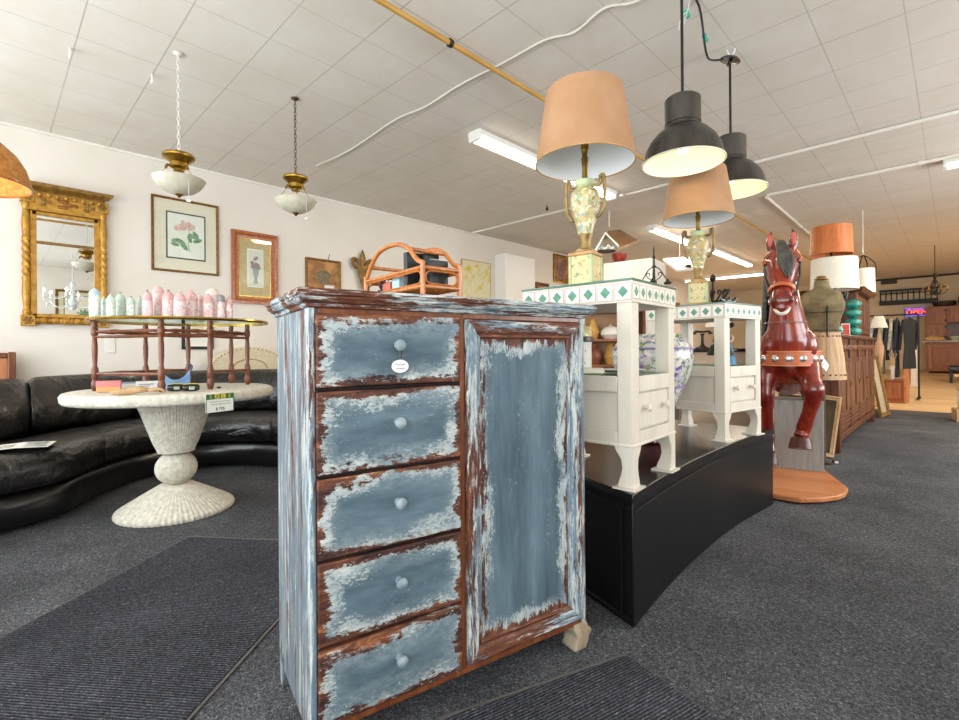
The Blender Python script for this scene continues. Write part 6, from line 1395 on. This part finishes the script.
t2 = thing('red_bowl', 'red bowl with folded silver cloth on the white pedestal', 'bowl', (p.x-.10, p.y+.15, zt+.001)); t2.scale = (.55,.55,.6); q = MB(); q.lathe([(.08,0),(.09,.01),(.16,.10),(.19,.22),(.18,.22),(.14,.10),(.06,.03),(.001,.03)], 24); obj('bowl', q, mat('red_lacquer','#b8452c','#7a2a20',rough=.3,sc=9), t2)
q = MB(); q.lathe([(.15,.0),(.22,.015),(.22,.03),(.10,.045)], 20, c=(0,0,0)); obj('saucer', q, M['zinc'], t2)
p = at(613, 236, t=6.6)
t = thing('hanging_lantern', 'white and brown square lantern hanging by a white cord behind the near urn lamp', 'lantern', (p.x, p.y, CZ), .5)
z = p.z-CZ
obj('cord', MB().tube([(-.05,0,0),(-.05,0,z+.12)], .008, 6), M['cord_w'], t)
o3 = Vector((p.x, p.y, CZ)); Lr = Matrix.Rotation(-.5,4,'Z')
def slab(nm, q4, th, m, par, org, rot):
    P = [rot @ (at(u,v,t=tt)-org) for u,v,tt in q4]; n_ = (P[1]-P[0]).cross(P[2]-P[0]).normalized()*th
    return obj(nm, MB().loft([P, [x+n_ for x in P]]), m, par, smooth=0)
slab('board', [(608,231,7.2),(620,229.5,7.3),(637,240,6.7),(618,248,6.3)], .03, mat('tan_board','#b48a62','#a47a54',rough=.7), t, o3, Lr)
slab('lip', [(637,240,6.68),(618,248,6.28),(618,250,6.28),(637,242,6.68)], .03, M['pale_wood'], t, o3, Lr)
slab('roof_side', [(604.5,233,6.4),(618,246.6,6.2),(617,251,6.5),(604,237,6.8)], .02, M['white'], t, o3, Lr)
slab('roof_side', [(604.5,233,6.4),(594,251,6.2),(596,253,6.5),(604,238,6.8)], .02, M['white'], t, o3, Lr)
c4 = Lr @ (at(606,248,t=6.4)-o3); q = MB()
for k in range(7): q.ell((c4.x-.09+.03*k, c4.y+.02*(k%2), c4.z+.02*math.sin(k*2)),(.022,.022,.03),8,6)
tag(obj('glass_drops', q, M['crystal'], t), kind='stuff'); obj('candle_plate', MB().lathe([(.001,0),(.12,0),(.12,.01),(.001,.012)],16,c=(c4.x,c4.y,c4.z-.05)), M['iron'], t)
p = at(688, 262, t=7.5)
t = thing('ceiling_panel_light', 'square white panel with dark round speaker hanging left of the farther urn lamp', 'panel', (p.x, p.y, CZ), .2); z = p.z-CZ
o4 = Vector((p.x, p.y, CZ)); R4 = Matrix.Rotation(-.2,4,'Z')
slab('panel', [(663,258.5,7.6),(690,257,8.1),(697,268,7.2),(677,270,6.9)], .03, M['fixture'], t, o4, R4)
q = MB(); c5 = R4 @ (at(688,265,t=7.2)-o4); q.ell((c5.x,c5.y,c5.z-.03),(.05,.05,.04),14,8); obj('speaker', q, M['blackgloss'], t)
for s in (-1,1): obj('hanging_rod', MB().tube([(s*.12,0,0),(s*.12,0,z+.06)], .005, 5), M['conduit'], t)
# bookcase and small furniture glimpsed between the table legs
t = thing('bookcase', 'open wooden bookcase with ornaments seen through the near tile table', 'bookcase', (-2.9, 4.6, 0), math.radians(38)); W = 1.3
obj('side', MB().box(-W/2,-W/2+.03,0,.32,0,1.42), M['oak'], t); obj('side', MB().box(W/2-.03,W/2,0,.32,0,1.42), M['oak'], t); obj('back', MB().box(-W/2,W/2,.30,.32,0,1.42), mat('tan_back','#c29a74','#b58a64',rough=.7), t)
for z in (.08,.45,.80,1.08,1.40): obj('shelf', MB().box(-W/2,W/2,0,.32,z-.025,z), M['pine'], t)
TB = Matrix.Translation((-2.9,4.6,0)) @ Matrix.Rotation(math.radians(38),4,'Z')
kinds = [('white_tureen','white covered porcelain tureen','tureen',[(.06,0),(.11,.05),(.11,.09),(.07,.13),(.015,.15),(.001,.17)],M['white']),('amber_vase','amber glass vase','vase',[(.05,0),(.08,.08),(.05,.17),(.03,.21),(.04,.23)],mat('amber','#b8843a','#d0a25a',rough=.25,sc=12)),('brown_jug','brown stoneware jug','jug',[(.07,0),(.10,.08),(.08,.16),(.04,.2),(.045,.23)],mat('stoneware','#7a4028','#93563a',rough=.35,sc=12)),('green_bottle','pale green bottle','bottle',[(.05,0),(.055,.10),(.02,.16),(.02,.22),(.025,.23)],mat('bottle_green','#9fae7a',rough=.2))]
for r, (z, place) in enumerate(((1.081,'fourth shelf'),(.801,'third shelf'),(.451,'second shelf'))):
    for k in range(6):
        nm, lb, ct, pr, mm = kinds[(k*3+r) % 4]; x = -.5+.2*k
        w = TB @ Vector((x,.15,z)); sp = ['leftmost','second from left','third from left','third from right','second from right','rightmost'][k]
        solo(nm, MB().lathe(pr, 20), mm, '%s, %s on the %s of the bookcase' % (lb, sp, place), ct, 'ornaments in the bookcase', loc=w)
t = thing('marble_top_chest', 'beige chest with black marble top seen through the farther tile table', 'chest', (-1.75, 5.6, 0), math.radians(38))
obj('body', MB().box(-.4,.4,0,.4,.06,.93), mat('travertine','#c9b096','#b89d82',rough=.6,sc=6), t, bevel=.006); obj('marble_top', MB().box(-.43,.43,-.03,.43,.93,.965), M['blackgloss'], t, bevel=.005); obj('plinth', MB().box(-.41,.41,-.01,.41,0,.06), M['oak'], t)
TM = Matrix.Translation((-1.75,5.6,0)) @ Matrix.Rotation(math.radians(38),4,'Z')
t = thing('table_lamp', 'lamp with white pleated shade on the black marble top', 'table lamp', TM @ Vector((-.02,.2,.966)))
q = MB(); q.lathe([(.14,.24),(.09,.44),(.086,.44),(.136,.24)], 32, cap=False); obj('shade', q, M['lshade'], t); q = MB(); q.lathe([(.07,0),(.075,.012),(.02,.03),(.035,.09),(.045,.14),(.015,.2),(.01,.40)], 20); obj('base', q, M['iron'], t)
t = thing('desk_telephone', 'old dark desk telephone on the black marble top beside the lamp', 'telephone', TM @ Vector((-.22,.12,.966)), .4)
q = MB(); q.lathe([(.07,0),(.075,.01),(.03,.03),(.016,.05),(.014,.15),(.03,.165),(.001,.17)], 18); obj('base', q, M['iron'], t); q = MB(); q.tube(crom([(-.08,0,.16),(-.07,0,.19),(0,0,.185),(.07,0,.19),(.08,0,.16)],4), [.022]*3+[.012]*11+[.022]*3, 10); obj('handset', q, M['iron'], t)

# warm area lamps under the ceiling fixtures; the last fixture is unseen and added
for x, y, p in ((-2.95,4.13,26),(-3.30,8.27,30),(-3.24,10.7,26),(-4.05,13.4,14),(1.1,6.86,30),(1.3,11.2,60)):
    a = area('fluorescent_light', (x,y,CZ-.10), (0,0,0), .15, 2.2, p, (1,.86,.66))
    if (x,y) == (1.1,6.86): a.rotation_euler = (0,0,PI/2)
